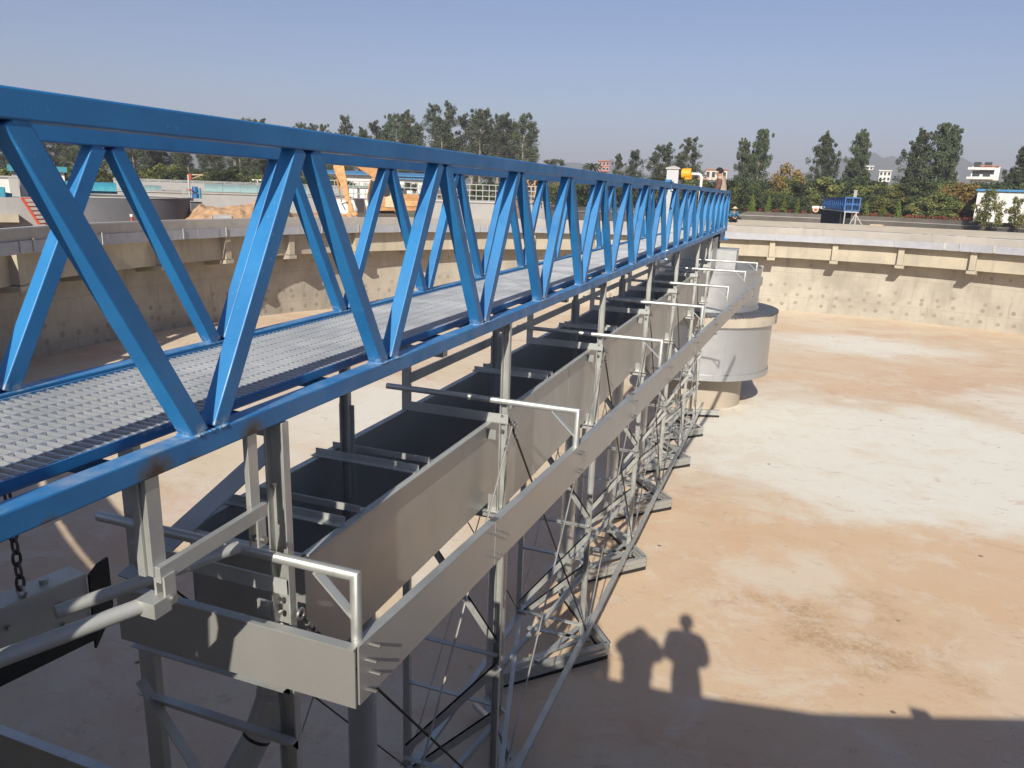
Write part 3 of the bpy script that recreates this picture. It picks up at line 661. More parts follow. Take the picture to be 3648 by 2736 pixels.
pB = e0.lerp(e1, .21)+n*.2+Vector((0, 0, .05)); pA = Vector((pB.x, pB.y, -.01)); nl = 9; d = (pB-pA)/nl
for i in range(nl):
    c0 = pA+d*(i+.5); u = d.normalized(); s = Vector((1, 0, 0)) if i % 2 else Vector((0, 1, 0)); s = (s-u*s.dot(u)).normalized(); pts = []
    for j in range(17):
        t = 2*pi*j/16; pts.append(c0+u*(sin(t)*d.length*.62)+s*(cos(t)*.0165))
    MB().tube(pts, .0062, 6, caps=False).build('link', M['chain'], ch)
eye = [pB+Vector((0, 0, -.012))+.024*Vector((cos(2*pi*i/12), 0, sin(2*pi*i/12))) for i in range(13)]
MB().tube(eye, .007, 6, caps=False).build('eye_bolt', M['bolt'], ch)
lp = thing('lower_end_plate', (-1.6, 2.65, -2.4), 'low galvanised plate near the floor beside the nearest frame post', 'plate')
MB().box((-2.6, 2.66, -2.62), (-1.0, 2.675, -2.2)).build('plate', M['trough'], lp)
MB().box((-2.6, 2.63, -2.199), (-1.0, 2.69, -2.187)).build('flange', M['galv'], lp)

# ------------------------------------------------------------------ centre tower
DX, DY = -.62, 29.9
ct = thing('centre_tower', (DX, DY, zfl(DX, DY)), 'round centre tower with steel drums on a thick concrete column', 'tower')
cc = (DX, DY); zb = zfl(DX, DY)
MB().lathe([(.01, zb-.1), (1.78, zb-.1), (1.78, -5.22), (.01, -5.22)], cc, n=72, closed=False).build('column', M['coltower'], ct)
MB().lathe([(2.64, -5.28), (2.655, -5.28), (2.655, -3.30), (2.64, -3.30)], cc, n=96).build('lower_drum', M['drum'], ct)
MB().lathe([(2.66, -5.30), (2.70, -5.30), (2.70, -5.09), (2.66, -5.09)], cc, n=96).build('drum_band', M['drum'], ct)
MB().lathe([(1.5, -5.2), (2.64, -5.2), (2.64, -5.18), (1.5, -5.18)], cc, n=72).build('drum_floor', M['drum'], ct)
for a in (-62, 20, 140, 220):
    m = MB(); t = radians(a); d = Vector((cos(t), sin(t), 0)); s = Vector((-sin(t), cos(t), 0)); o = Vector((DX, DY, 0))+d*2.658
    m.poly([o-s*.06+Vector((0, 0, -5.06)), o+s*.06+Vector((0, 0, -5.06)), o+s*.06+Vector((0, 0, -3.32)), o-s*.06+Vector((0, 0, -3.32))], d*.008).build('seam', M['drum'], ct)
MB().lathe([(.01, -3.30), (2.82, -3.30), (2.82, -2.90), (.01, -2.90)], cc, n=96, closed=False).build('slab', M['coltower'], ct)
m = MB(); tp = []
for i in range(120):
    t = 2*pi*i/120; tp.append((DX+2.835*cos(t), DY+2.835*sin(t)))
m.lathe([(.01, -2.899), (2.835, -2.899), (2.835, -2.875), (.01, -2.875)], cc, n=96, closed=False)
for i in range(120):                        # ragged runs of bitumen down the edge of the slab
    t = 2*pi*i/120; dz = .03+.10*max(0, mnoise.noise(Vector((cos(t)*4, sin(t)*4, 1)))+.15)
    if random.random() < .03: dz = .38
    o = Vector((DX, DY, 0)); d0 = Vector((cos(t), sin(t), 0)); s = Vector((-sin(t), cos(t), 0)); w = .075 if dz < .3 else .02
    q = o+d0*2.822; m.poly([q-s*w+Vector((0,0,-2.90)), q+s*w+Vector((0,0,-2.90)), q+s*w*.8+Vector((0,0,-2.90-dz)), q-s*w*.8+Vector((0,0,-2.90-dz*.8))], d0*.012)
m.build('bitumen_coat', M['tar'], ct)
MB().lathe([(2.04, -2.87), (2.055, -2.87), (2.055, -1.30), (2.04, -1.30)], cc, n=80).build('upper_drum', M['drum'], ct)
MB().lathe([(2.06, -1.47), (2.075, -1.47), (2.075, -1.31), (2.06, -1.31)], cc, n=80).build('drum_band', M['drum'], ct)
MB().lathe([(2.056, -2.87), (2.09, -2.87), (2.09, -2.80), (2.056, -2.80)], cc, n=80).build('drum_band', M['drum'], ct)
MB().lathe([(.01, -2.0), (2.035, -2.0), (2.035, -1.98), (.01, -1.98)], cc, n=64, closed=False).build('drum_cover', M['galv_dull'], ct)
pb = thing('pivot_box', (-.3, 28, -1), 'grey sheet steel inlet box standing in the upper drum under the bridge end', 'steel box')
MB().box((-.30, 28.3, -1.75), (.55, 29.5, -.62)).build('box_shell', M['drum'], pb)
MB().box((-.32, 28.28, -.619), (.57, 29.52, -.60)).build('rim', M['galv'], pb)
pp = thing('pivot_housing', (-.7, 25.6, -1), 'grey steel panels and bearing housing below the far end of the bridge', 'housing')
MB().box((-1.2, 26.2, -1.4), (-.12, 26.23, -.12)).build('panel', M['galv_dull'], pp)
MB().box((-.13, 26.25, -1.2), (-.11, 28.0, -.14)).build('panel', M['galv_dull'], pp)
MB().lathe([(.01, -1.98), (.55, -1.98), (.55, -.1), (.01, -.1)], (-.7, 29.4), n=28, closed=False).build('bearing_housing', M['darkconc'], pp)
MB().tube([(-.25, 26.1, -.24), (-.05, 26.1, -.22)], .07, 10).build('grease_cup', M['bolt'], pp)

# ------------------------------------------------------------------ control cabinet, motor and conduit on the bridge
k = thing('control_cabinet', (-1.35, 23.6, .1), 'tall grey steel control cabinet with a peaked lid standing on the bridge', 'cabinet')
MB().box((-1.42, 23.5, .11), (-1.06, 23.86, 1.98)).build('cabinet_body', M['drum'], k, bevel=.006)
MB().add([(-1.45, 23.46, 1.981), (-1.03, 23.46, 1.981), (-1.03, 23.9, 1.981), (-1.45, 23.9, 1.981), (-1.45, 23.46, 2.02), (-1.03, 23.46, 2.02), (-1.03, 23.9, 2.02), (-1.45, 23.9, 2.02), (-1.24, 23.68, 2.09)],
         [(0,3,2,1),(0,1,5,4),(1,2,6,5),(2,3,7,6),(3,0,4,7),(4,5,8),(5,6,8),(6,7,8),(7,4,8)]).build('lid', M['lightblock'], k)
MB().box((-1.40, 23.486, .3), (-1.08, 23.498, 1.9)).build('door', M['drum'], k)
k = thing('yellow_motor', (-.9, 23.7, 1.5), 'yellow orange motor unit beside the cabinet above the bridge handrail', 'motor')  # yellow-orange motor unit beside the cabinet, no siren
MB().tube([(-1.05, 23.7, 1.86), (-.72, 23.7, 1.86)], [.15, .165], 16).tube([(-.80, 23.7, 1.9), (-.80, 23.7, 1.70)], .12, 12).build('housing', M['yellow'], k)
MB().tube([(-1.06, 23.7, 1.86), (-.99, 23.7, 1.86)], .17, 14).box((-.98, 23.6, 1.2), (-.92, 23.8, 1.7)).build('bracket', M['darkgap'], k)
k = thing('white_conduit', (-.5, 23.7, .1), 'white plastic conduit bending down from the yellow motor to the deck', 'pipe')
MB().tube([(-.72, 23.7, 1.86), (-.50, 23.7, 1.86), (-.43, 23.7, 1.83), (-.40, 23.7, 1.76), (-.40, 23.7, .11)], .04, 10).build('conduit', M['white'], k)

# ------------------------------------------------------------------ people
M['skin'] = simple('skin', (.42, .24, .15), (.36, .19, .115), .55)
M['hair'] = simple('black_hair', (.014, .012, .011), None, .9, 0, 30, .8, 90)
def cloth(n, c): return simple(n, c, tuple(x*.7 for x in c), .85, 0, 9, .4, 60)
M['maroon'] = cloth('maroon_jacket_cloth', (.13, .06, .055)); M['vest'] = cloth('beige_vest_cloth', (.42, .33, .25)); M['navy'] = cloth('navy_trouser_cloth', (.02, .022, .03))
M['denim'] = cloth('blue_work_cloth', (.035, .13, .21)); M['straw'] = simple('straw', (.62, .48, .26), (.5, .37, .18), .8, 0, 20); M['greycloth'] = cloth('grey_cloth', (.12, .12, .13))
def person(name_label, loc, rz, J, H, clothes, hair='short', extra=None):
    """J: joints in body-height fractions (x right, y forward, z up)"""
    t = thing('person', loc, name_label, 'person'); R = Matrix.Rotation(rz, 3, 'Z')
    P = {}; rad = {}; edges = []
    def put(k, p, r): P[k] = Vector(p)*H; rad[k] = r*H
    names = []
    for k, (p, r) in J.items(): put(k, p, r); names.append(k)
    def link(*ks): edges.extend(zip(ks, ks[1:]))
    link('pelvis', 'belly', 'chest', 'neck', 'jaw', 'head')
    for s in 'lr':
        link('chest', s+'sho', s+'elb', s+'wri', s+'palm'); link('pelvis', s+'hip', s+'kne', s+'ank', s+'toe')
        w, q = P[s+'wri'], P[s+'palm']; d = (q-w).normalized(); side = d.cross(Vector((0, 0, 1)) if abs(d.z) < .8 else Vector((0, 1, 0))).normalized(); nrm = side.cross(d)
        for i in range(4):
            b = q+side*(i-1.5)*.011*H; ln = (.030, .036, .034, .026)[i]*H
            for jn, (kk, cu) in enumerate(((1, .1), (2, .55))):
                key = s+'f%d%d' % (i, jn); P[key] = b+d*ln*kk*(.8 if kk == 2 else .7)-nrm*ln*cu; rad[key] = .0062*H
            edges.extend([(s+'palm', s+'f%d0' % i), (s+'f%d0' % i, s+'f%d1' % i)])
        sg = 1 if s == 'l' else -1
        P[s+'t0'] = w.lerp(q, .6)+side*sg*.022*H; P[s+'t1'] = q+side*sg*.03*H+d*.012*H; rad[s+'t0'] = rad[s+'t1'] = .007*H
        edges.extend([(s+'palm', s+'t0'), (s+'t0', s+'t1')])
    ks = list(P); idx = {k: i for i, k in enumerate(ks)}
    me = bpy.data.meshes.new('skeleton'); me.from_pydata([tuple(R@P[k]*S) for k in ks], [(idx[a], idx[b]) for a, b in edges], [])
    ob = bpy.data.objects.new('skeleton', me); COL.objects.link(ob)
    sk_ = ob.modifiers.new('skin', 'SKIN')
    for i, k in enumerate(ks):
        v = me.skin_vertices[0].data[i]; v.radius = (rad[k]*S, rad[k]*S); v.use_root = (k == 'pelvis')
    ss = ob.modifiers.new('subd', 'SUBSURF'); ss.levels = 2; ss.render_levels = 2
    dg = bpy.context.evaluated_depsgraph_get(); ev = ob.evaluated_get(dg); bm_ = bpy.data.meshes.new_from_object(ev)
    bpy.data.objects.remove(ob); bpy.data.meshes.remove(me)
    # which bone is each point nearest to
    segs = [(a, b, R@P[a]*S, R@P[b]*S) for a, b in edges]
    def near(p):
        best = None
        for a, b, A, B in segs:
            u = B-A; f = min(1, max(0, (p-A).dot(u)/max(u.length_squared, 1e-9))); d = (p-A-u*f).length/(rad[a]*(1-f)+rad[b]*f)
            if best is None or d < best[0]: best = (d, a, b, f)
        return best
    cl = [near(v.co) for v in bm_.vertices]
    bm_.name = 'body'; bm_.materials.clear(); bm_.materials.append(M['skin'])
    for p in bm_.polygons: p.use_smooth = True
    bo = bpy.data.objects.new('body', bm_); COL.objects.link(bo); bo.parent = t
    def region(cl1, kind):
        d, a, b, f = cl1; ab = {a, b}
        if kind == 'trousers': return bool(ab & {'pelvis'}) and not ({'chest'} & ab) or any(k[1:] in ('hip', 'kne') for k in ab) or any(k[1:] == 'ank' for k in ab) and not any(k[1:] == 'toe' for k in ab)
        if kind in ('jacket',): return bool(ab & {'belly', 'chest'}) and 'neck' not in ab or any(k[1:] in ('sho', 'elb') for k in ab) or ('neck' in ab and 'chest' in ab and f < .55)
        if kind == 'vest': return (bool(ab & {'belly', 'chest'}) and not any(k[1:] in ('elb',) for k in ab) and 'neck' not in ab)
        if kind == 'shoes': return any(k[1:] == 'toe' for k in ab)
    for kind, mt, off in clothes:
        nv = {}; vs = []; fs = []
        for p in bm_.polygons:
            if sum(region(cl[i], kind) for i in p.vertices) >= max(1, len(p.vertices)-1):
                f = []
                for i in p.vertices:
                    if i not in nv: nv[i] = len(vs); vs.append(tuple(bm_.vertices[i].co+bm_.vertices[i].normal*off*H*S))
                    f.append(nv[i])
                fs.append(f)
        m2 = bpy.data.meshes.new(kind); m2.from_pydata(vs, [], fs); m2.materials.append(M[mt])
        for p in m2.polygons: p.use_smooth = True
        o2 = bpy.data.objects.new(kind, m2); COL.objects.link(o2); o2.parent = t
        so_ = o2.modifiers.new('thick', 'SOLIDIFY'); so_.thickness = .006*H*S; so_.offset = 1
    # head details: hair, nose, ears, eyes
    hd = P['head']; fw = J['_face'][0] if '_face' in J else (0, 1, 0)
    fwv = (R@Vector(fw)).normalized(); hc = R@hd; right = fwv.cross(Vector((0, 0, 1))).normalized(); upv = right.cross(fwv)
    lo = Vector(loc); r = rad['head']
    W = lambda a, b, c_: lo+hc+right*a*r+fwv*b*r+upv*c_*r
    if hair:
        m3 = MB(); n1, n2 = 16, 9; vv = []; ff = []
        for i in range(n2+1):
            th = pi*.62*i/n2
            for j in range(n1):
                ph = 2*pi*j/n1; q = Vector((sin(th)*cos(ph), sin(th)*sin(ph), cos(th)))
                cut = 1.0; 
                if q.y > .35 and q.z < .45: q = q*.86
                q = q*(1.12+.10*mnoise.noise(q*4+Vector((3, 1, 7)))); vv.append(W(q.x*.95, q.y*1.05-.05, q.z*1.06+.06))
        for i in range(n2):
            for j in range(n1):
                th = pi*.62*(i+.5)/n2; ph = 2*pi*(j+.5)/n1
                if sin(th)*sin(ph) > .38 and cos(th) < .5: continue
                if cos(th) < -.05 and sin(ph) > -.1: continue
                ff.append((i*n1+j, (i+1)*n1+j, (i+1)*n1+(j+1) % n1, i*n1+(j+1) % n1))
        m3.add(vv, ff, True); m3.build('hair', M['hair'], t, fix=True)
    f3 = MB().ball(W(0, 1.02, -.18), r*.16, 8, 6, (1, 1, 1.4))
    for s in (-1, 1): f3.ball(W(s*1.0, -.02, -.12), r*.2, 8, 6, (.6, .8, 1.4))
    f3.build('nose_and_ears', M['skin'], t)
    e3 = MB()
    for s in (-1, 1): e3.ball(W(s*.36, .88, .08), r*.11, 8, 6)
    e3.box(W(0, .9, -.62)-Vector((.02, .02, .004)), W(0, .9, -.62)+Vector((.02, .02, .004))); e3.build('eyes_and_mouth', M['hair'], t)
    if extra: extra(t, W, r)
    return t
def base_pose():
    return {'pelvis': ((0, 0, .53), .080), 'belly': ((0, .005, .62), .078), 'chest': ((0, 0, .74), .095), 'neck': ((0, 0, .845), .034), 'jaw': ((0, .012, .885), .045), 'head': ((0, .012, .935), .060),
            'lsho': ((-.11, 0, .80), .045), 'rsho': ((.11, 0, .80), .045), 'lelb': ((-.155, -.01, .63), .033), 'relb': ((.155, -.01, .63), .033),
            'lwri': ((-.16, .05, .49), .021), 'rwri': ((.16, .05, .49), .021), 'lpalm': ((-.16, .07, .445), .020), 'rpalm': ((.16, .07, .445), .020),
            'lhip': ((-.055, 0, .49), .068), 'rhip': ((.055, 0, .49), .068), 'lkne': ((-.06, .01, .27), .045), 'rkne': ((.06, .01, .27), .045),
            'lank': ((-.06, -.01, .045), .030), 'rank': ((.06, -.01, .045), .030), 'ltoe': ((-.065, .10, .022), .022), 'rtoe': ((.065, .10, .022), .022)}
def J_(**kw):
    J = base_pose(); fc = kw.pop('face', None)
    for k, p in kw.items(): J[k] = (p, J[k][1])
    return J, fc
def mk(lab, loc, rz, H, clothes, hair='short', extra=None, face=None, **kw):
    J, _ = J_(**kw)
    if face: J2 = dict(J)
    global _F; JJ = dict(J)
    def fix(): pass
    f = face or (0, 1, 0)
    JJ2 = {k: v for k, v in JJ.items()}
    P_ = person
    JJ2_f = JJ2; 
    class D(dict): pass
    d = D(JJ2_f); d.face = f
    return person2(lab, loc, rz, d, H, clothes, hair, extra, f)
def person2(lab, loc, rz, J, H, clothes, hair, extra, f):
    class JD(dict):
        def __contains__(s, k): return True if k == '_face' else dict.__contains__(s, k)
        def __getitem__(s, k): return (f, 0) if k == '_face' else dict.__getitem__(s, k)
    return person(lab, loc, rz, JD(J), H, clothes, hair, extra)
CL1 = [('trousers', 'navy', .004), ('jacket', 'maroon', .006), ('vest', 'vest', .014), ('shoes', 'rubber', .006)]
mk('man with black hair in a maroon jacket and beige vest looking down on the bridge', (-.24, 28.9, .108), radians(80), 2.16, CL1, face=(0, .95, -.30),
   belly=(0, .01, .62), chest=(0, .02, .735), neck=(0, .045, .835), jaw=(0, .065, .872), head=(0, .07, .922),
   lsho=(-.11, .02, .795), rsho=(.11, .02, .795), lelb=(-.15, .03, .64), relb=(.15, .03, .64), lwri=(-.10, .14, .60), rwri=(.10, .14, .60), lpalm=(-.07, .17, .595), rpalm=(.07, .17, .595))
def strawhat(t, W, r):
    m = MB(); c0 = W(0, 0, .55); pr = [(r*2.0, -.25*r), (r*1.15, .15*r), (r*.75, .75*r), (.005, 1.0*r)]
    m.lathe([(a, c0.z+b) for a, b in pr], (c0.x, c0.y), n=24, closed=False).build('straw_hat', M['straw'], t)
CL2 = [('trousers', 'navy', .004), ('jacket', 'denim', .008), ('shoes', 'rubber', .006)]
q = at(2608, 795, 59.6)
mk('worker in a straw hat and blue jacket squatting on the tank rim beyond the bridge', (q.x, q.y, -.64), radians(200), 2.1, CL2, None, strawhat,
   pelvis=(0, 0, .13), belly=(0, .04, .22), chest=(0, .09, .335), neck=(0, .135, .43), jaw=(0, .165, .465), head=(0, .17, .51), lsho=(-.11, .09, .40), rsho=(.11, .09, .40),
   lelb=(-.14, .17, .27), relb=(.14, .17, .27), lwri=(-.06, .25, .23), rwri=(.06, .25, .23), lpalm=(-.03, .28, .21), rpalm=(.03, .28, .21),
   lhip=(-.06, .02, .13), rhip=(.06, .02, .13), lkne=(-.09, .22, .25), rkne=(.09, .22, .25), lank=(-.08, .06, .045), rank=(.08, .06, .045), ltoe=(-.085, .17, .022), rtoe=(.085, .17, .022))
CL4 = [('trousers', 'navy', .01), ('jacket', 'greycloth', .032), ('shoes', 'rubber', .006)]
CL3 = [('trousers', 'navy', .005), ('jacket', 'greycloth', .014), ('shoes', 'rubber', .006)]
mk('photographer in a grey jacket raising both hands to the face, behind the parapet', (2.42, -.46, -.28), 0, 1.87, CL4,
   lelb=(-.165, .07, .74), relb=(.165, .07, .74), lwri=(-.075, .08, .86), rwri=(.075, .08, .86), lpalm=(-.05, .085, .90), rpalm=(.05, .085, .90))
mk('man in a grey jacket with hands clasped at his waist, right of the photographer', (3.10, .10, -.38), 0, 1.96, CL3,
   belly=(0, .02, .62), chest=(0, .06, .73), neck=(0, .10, .835), jaw=(0, .125, .875), head=(0, .13, .925), lsho=(-.12, .06, .79), rsho=(.12, .06, .79),
   lelb=(-.15, .04, .63), relb=(.15, .04, .63), lwri=(-.06, .14, .54), rwri=(.06, .14, .54), lpalm=(-.025, .155, .52), rpalm=(.025, .155, .52))
mk('third bystander in a grey jacket, left of the photographer behind the parapet', (1.62, -.42, -.38), 0, 1.82, CL3)

# ------------------------------------------------------------------ works around the tank
def slab(name, lab, cat, px0, px1, yt, yb, D, depth, mt, mats=None, zb=None):
    pl = Plane((px0+px1)/2, D); xa, z1 = pl.xz(px0, yt); xb, _ = pl.xz(px1, yt); _, z0 = pl.xz((px0+px1)/2, yb)
    _, z1 = pl.xz((px0+px1)/2, yt)
    if zb is not None: z0 = zb
    t = thing(name, pl.at((xa+xb)/2, z0), lab, cat)
    MB().add([pl.at(xa,z0),pl.at(xb,z0),pl.at(xb,z0,depth),pl.at(xa,z0,depth),pl.at(xa,z1),pl.at(xb,z1),pl.at(xb,z1,depth),pl.at(xa,z1,depth)],
             [(0,3,2,1),(4,5,6,7),(0,1,5,4),(1,2,6,5),(2,3,7,6),(3,0,4,7)]).build('wall', M[mt], t)
    return t, pl, xa, xb, z0, z1
def pbox(pl, mb, xa, xb, z0, z1, b0, b1):
    return mb.add([pl.at(xa,z0,b0),pl.at(xb,z0,b0),pl.at(xb,z0,b1),pl.at(xa,z0,b1),pl.at(xa,z1,b0),pl.at(xb,z1,b0),pl.at(xb,z1,b1),pl.at(xa,z1,b1)],
             [(0,3,2,1),(4,5,6,7),(0,1,5,4),(1,2,6,5),(2,3,7,6),(3,0,4,7)])
GZ = -1.22
# neighbouring tank on the right
n2 = thing('neighbour_tank', (NT2[0], NT2[1], -1), 'dark weathered wall of the neighbouring round tank behind the walkway', 'tank wall')
MB().lathe([(30.4, -4), (30.9, -4), (30.9, -.62), (30.4, -.62)], NT2, 0, 360, 140).build('wall', M['darkconc'], n2)
MB().lathe([(29.9, -1.25), (30.39, -1.25), (30.39, -1.16), (29.9, -1.16)], NT2, 0, 360, 140).build('ledge', M['rim'], n2)
MB().lathe([(29.88, -3), (29.98, -3), (29.98, -1.26), (29.88, -1.26)], NT2, 0, 360, 140).build('launder', M['darkconc'], n2)
MB().lathe([(.01, -3.2), (30.3, -3.2)], NT2, 0, 360, 100, closed=False).build('water', M['darkgap'], n2)
# far blue bridge inside it
b2 = thing('far_bridge', at(3038, 745, 82), 'small distant blue truss bridge with an open end frame over the neighbouring tank', 'bridge')
A = at(3013, 700, 82); B = at(3062, 700, 82); zt = .78+CAM[2]-CAM[2]; pA = Plane(3038, 82)
xa, z1 = pA.xz(3014, 704); xb, z0 = pA.xz(3060, 751); dv = (at(2935, 700, 103)-at(3016, 700, 82)); dv.z = 0
m = MB()
for (u0, v0, u1, v1) in ((xa, z0, xa, z1), (xb, z0, xb, z1), (xa, z1, xb, z1), (xa, z0, xb, z0), (xa, (z0+z1)/2, xb, (z0+z1)/2), ((xa+xb)/2, z0, (xa+xb)/2, z1)):
    m.beam(pA.at(u0, v0), pA.at(u1, v1), .12, .12)
m.build('end_frame', M['blue_far'], b2)
for x in (xa, xb):
    m = MB(); p0, p1 = pA.at(x, z0), pA.at(x, z1)
    m.beam(p0, p0+dv, .12, .14).beam(p1, p1+dv, .12, .12)
    m.build('chord', M['blue_far'], b2)
    for i in range(12):
        f0, f1 = i/12, (i+.5)/12; f2 = (i+1)/12
        MB().beam(p0+dv*f0, p1+dv*f1, .1, .1).beam(p1+dv*f1, p0+dv*f2, .1, .1).build('diagonal', M['blue_far'], b2)
p0 = pA.at(xa, z0-.1); m = MB(); m.poly([pA.at(xa, z0-.2), pA.at(xb, z0-.2), pA.at(xb, z0-.2)+dv, pA.at(xa, z0-.2)+dv], (0, 0, .1)); m.build('deck', M['grate'], b2)
MB().poly([pA.at(xa-.2, -2.4)+dv*.04, pA.at(xa-.2, -2.4)+dv*.9, pA.at(xa-.2, z0-.25)+dv*.9, pA.at(xa-.2, z0-.25)+dv*.04], pA.r*1.0).build('trough', M['darkgap'], b2)
m = MB()
for u in (xa+.1, xb-.2): m.beam(pA.at(u, z0-.1), pA.at(u, -2.3), .1, .1)
m.beam(pA.at(xa+.1, -2.2), pA.at(xb-.2, z0-.2), .08, .08).beam(pA.at(xb-.2, -1.2), pA.at(xb+1.3, -1.3), .1, .1).beam(pA.at(xb-.2, z0-.4), pA.at(xb+1.2, -2.0), .08, .08)
m.build('support_frame', M['lightblock'], b2)
k = thing('far_cabinet', pA.at(*pA.xz(3048, 702)), 'small grey cabinet on top of the distant blue bridge', 'cabinet')
x, z = pA.xz(3040, 702); x2, z2 = pA.xz(3055, 680); MB_ = pbox(pA, MB(), x, x2, z-.05, z2, .2, .7); MB_.build('cabinet_body', M['greyblock'], k); pbox(pA, MB(), x-.03, x2+.03, z2+.001, z2+.06, .17, .73).build('lid', M['lightblock'], k)
pw2 = Plane(2905, 104); x, z = pw2.xz(2905, 752)
k = thing('drive_wheel', pw2.at(x, z), 'pale drive wheel unit at the rim end of the distant bridge', 'wheel unit')
MB().tube([pw2.at(x, z+.2, 0), pw2.at(x, z+.2, .4)], .36, 20).build('wheel', M['cream_paint'], k); MB().tube([pw2.at(x, z+.2, -.02), pw2.at(x, z+.2, .42)], .2, 16).build('hub', M['red'], k)
pbox(pw2, MB(), x-.45, x+1.1, z+.32, z+.62, -.05, .5).build('wheel_cover', M['white'], k)
pk = Plane(3125, 63); x, z = pk.xz(3100, 797); x2, _ = pk.xz(3148, 797)
k = thing('timber_plank', pk.at(x, z), 'pale timber plank lying on the far walkway', 'plank'); 
pbox(pk, MB(), x, x2, -.40, -.33, 0, .35).build('board', M['cream_paint'], k); pbox(pk, MB(), x+.1, x+.2, -.44, -.402, 0, .35).build('batten', M['cream_paint'], k)

# left: dark round tank, machines, long rectangular tank
dt = thing('dark_round_tank', (0, 0, 0), 'dark grey round concrete tank behind the left tank wall', 'tank')
ctr = at(398, 740, 50.5); dt.location = Vector((ctr.x, ctr.y, GZ))*S
R_ = 4.25
MB().lathe([(R_-.28, GZ-.2), (R_, GZ-.2), (R_, .10), (R_-.28, .10)], (ctr.x, ctr.y), n=80).build('wall', M['slate'], dt)
MB().lathe([(R_-.30, .102), (R_+.03, .102), (R_+.03, .155), (R_-.30, .155)], (ctr.x, ctr.y), n=80).build('coping', M['lightblock'], dt)
# small vent pipe
pv = Plane(470, 44); x, z = pv.xz(470, 783); k = thing('vent_pipe', pv.at(x, z-.2), 'short rusty vent pipe with a white cap behind the left rim', 'vent pipe')
MB().tube([pv.at(x, z-.3), pv.at(x, z+.16)], .06, 10).build('pipe', M['red'], k); MB().tube([pv.at(x, z+.161), pv.at(x, z+.28)], .085, 10).build('cap', M['white'], k)
# teal covers
def arch_cover(lab, px0, px1, yt, yb, D, dep, mt, endface=True, name='arched_cover'):
    pl = Plane((px0+px1)/2, D); xa, z1 = pl.xz(px0, yt); xb, _ = pl.xz(px1, yt); _, z0 = pl.xz((px0+px1)/2, yb); _, z1 = pl.xz((px0+px1)/2, yt)
    t = thing(name, pl.at((xa+xb)/2, z0), lab, 'cover'); h = z1-z0; m = MB(); n = 12; vs = []; fs = []
    for i in range(n+1):
        a = pi*i/n
        for x in (xa, xb): vs.append(pl.at(x, z0+h*sin(a), dep*(.5-.5*cos(a))))
    for i in range(n): fs.append((2*i, 2*i+1, 2*i+3, 2*i+2))
    m.add(vs, fs, True).build('shell', M[mt], t)
    for x in (xa, xb):
        m = MB(); P = [pl.at(x, z0+h*sin(pi*i/n), dep*(.5-.5*cos(pi*i/n))) for i in range(n+1)]
        m.poly(P, pl.r*(-.03 if x == xa else .03)); m.build('end_panel', M['teal' if mt == 'teal' else 'pale_teal'], t)
    m = MB(); k = max(3, int((xb-xa)/1.2))
    for i in range(1, k):
        x = xa+(xb-xa)*i/k
        m.tube([pl.at(x, z0+(h+.01)*sin(pi*j/n), dep*(.5-.5*cos(pi*j/n))) for j in range(n+1)], .025, 5, smooth=True)
    m.build('ribs', M[mt], t); return t, pl, xa, xb, z0, z1
arch_cover('bright teal arched cover behind the dark round tank', 150, 412, 647, 679, 58, 2.4, 'teal')
t, pl, xa, xb, z0, z1 = slab('cover_base', 'teal framed base wall under the bright teal cover', 'base wall', 150, 418, 681, 712, 58.2, 2.2, 'teal')
m = MB(); 
for i in range(4): pbox(pl, m, xa+.3+i*1.4, xa+1.5+i*1.4, z0+.15, z1-.1, -.02, .0)
m.build('opening', M['darkgap'], t)
t, pl, xa, xb, z0, z1 = slab('rectangular_tank', 'long pale grey rectangular tank wall behind the dirt heap', 'tank', 400, 1255, 693, 760, 66, 9, 'greyblock', zb=GZ-.1)
pbox(pl, MB(), xa-.05, xb+.05, z1+.001, z1+.10, -.08, 9).build('coping', M['rim'], t)
for i, (a, b, D) in enumerate(((515, 574, 69), (728, 1095, 69))):
    arch_cover(('short pale teal arched cover left of the hoist', 'long pale teal arched cover right of the hoist')[i], a, b, 661, 688, D, 2.6, 'pale_teal')
t, pl2, ya, yb_, w0, w1 = slab('far_tank_wall', 'pale far wall of the rectangular tank under a thin railing', 'wall', 405, 1300, 657, 690, 82, 1.0, 'greyblock')
def railing(lab, px0, px1, yt, yb, D, n, rails=2, mt='galv', r=.035, name='railing', grid=False):
    pl = Plane((px0+px1)/2, D); xa, z1 = pl.xz(px0, yt); xb, _ = pl.xz(px1, yt); _, z0 = pl.xz((px0+px1)/2, yb); _, z1 = pl.xz((px0+px1)/2, yt)
    t = thing(name, pl.at(xa, z0), lab, 'railing')
    for i in range(n+1):
        x = xa+(xb-xa)*i/n; MB().tube([pl.at(x, z0), pl.at(x, z1)], r, 6).build('post', M[mt], t)
    for i in range(rails):
        z = z1-(z1-z0)*i/max(1, rails); MB().tube([pl.at(xa, z), pl.at(xb, z)], r, 6).build('rail', M[mt], t)
    return t, pl, xa, xb, z0, z1
railing('thin galvanised railing on the far wall of the rectangular tank', 405, 1300, 650, 658, 82.4, 24, 2, r=.04)
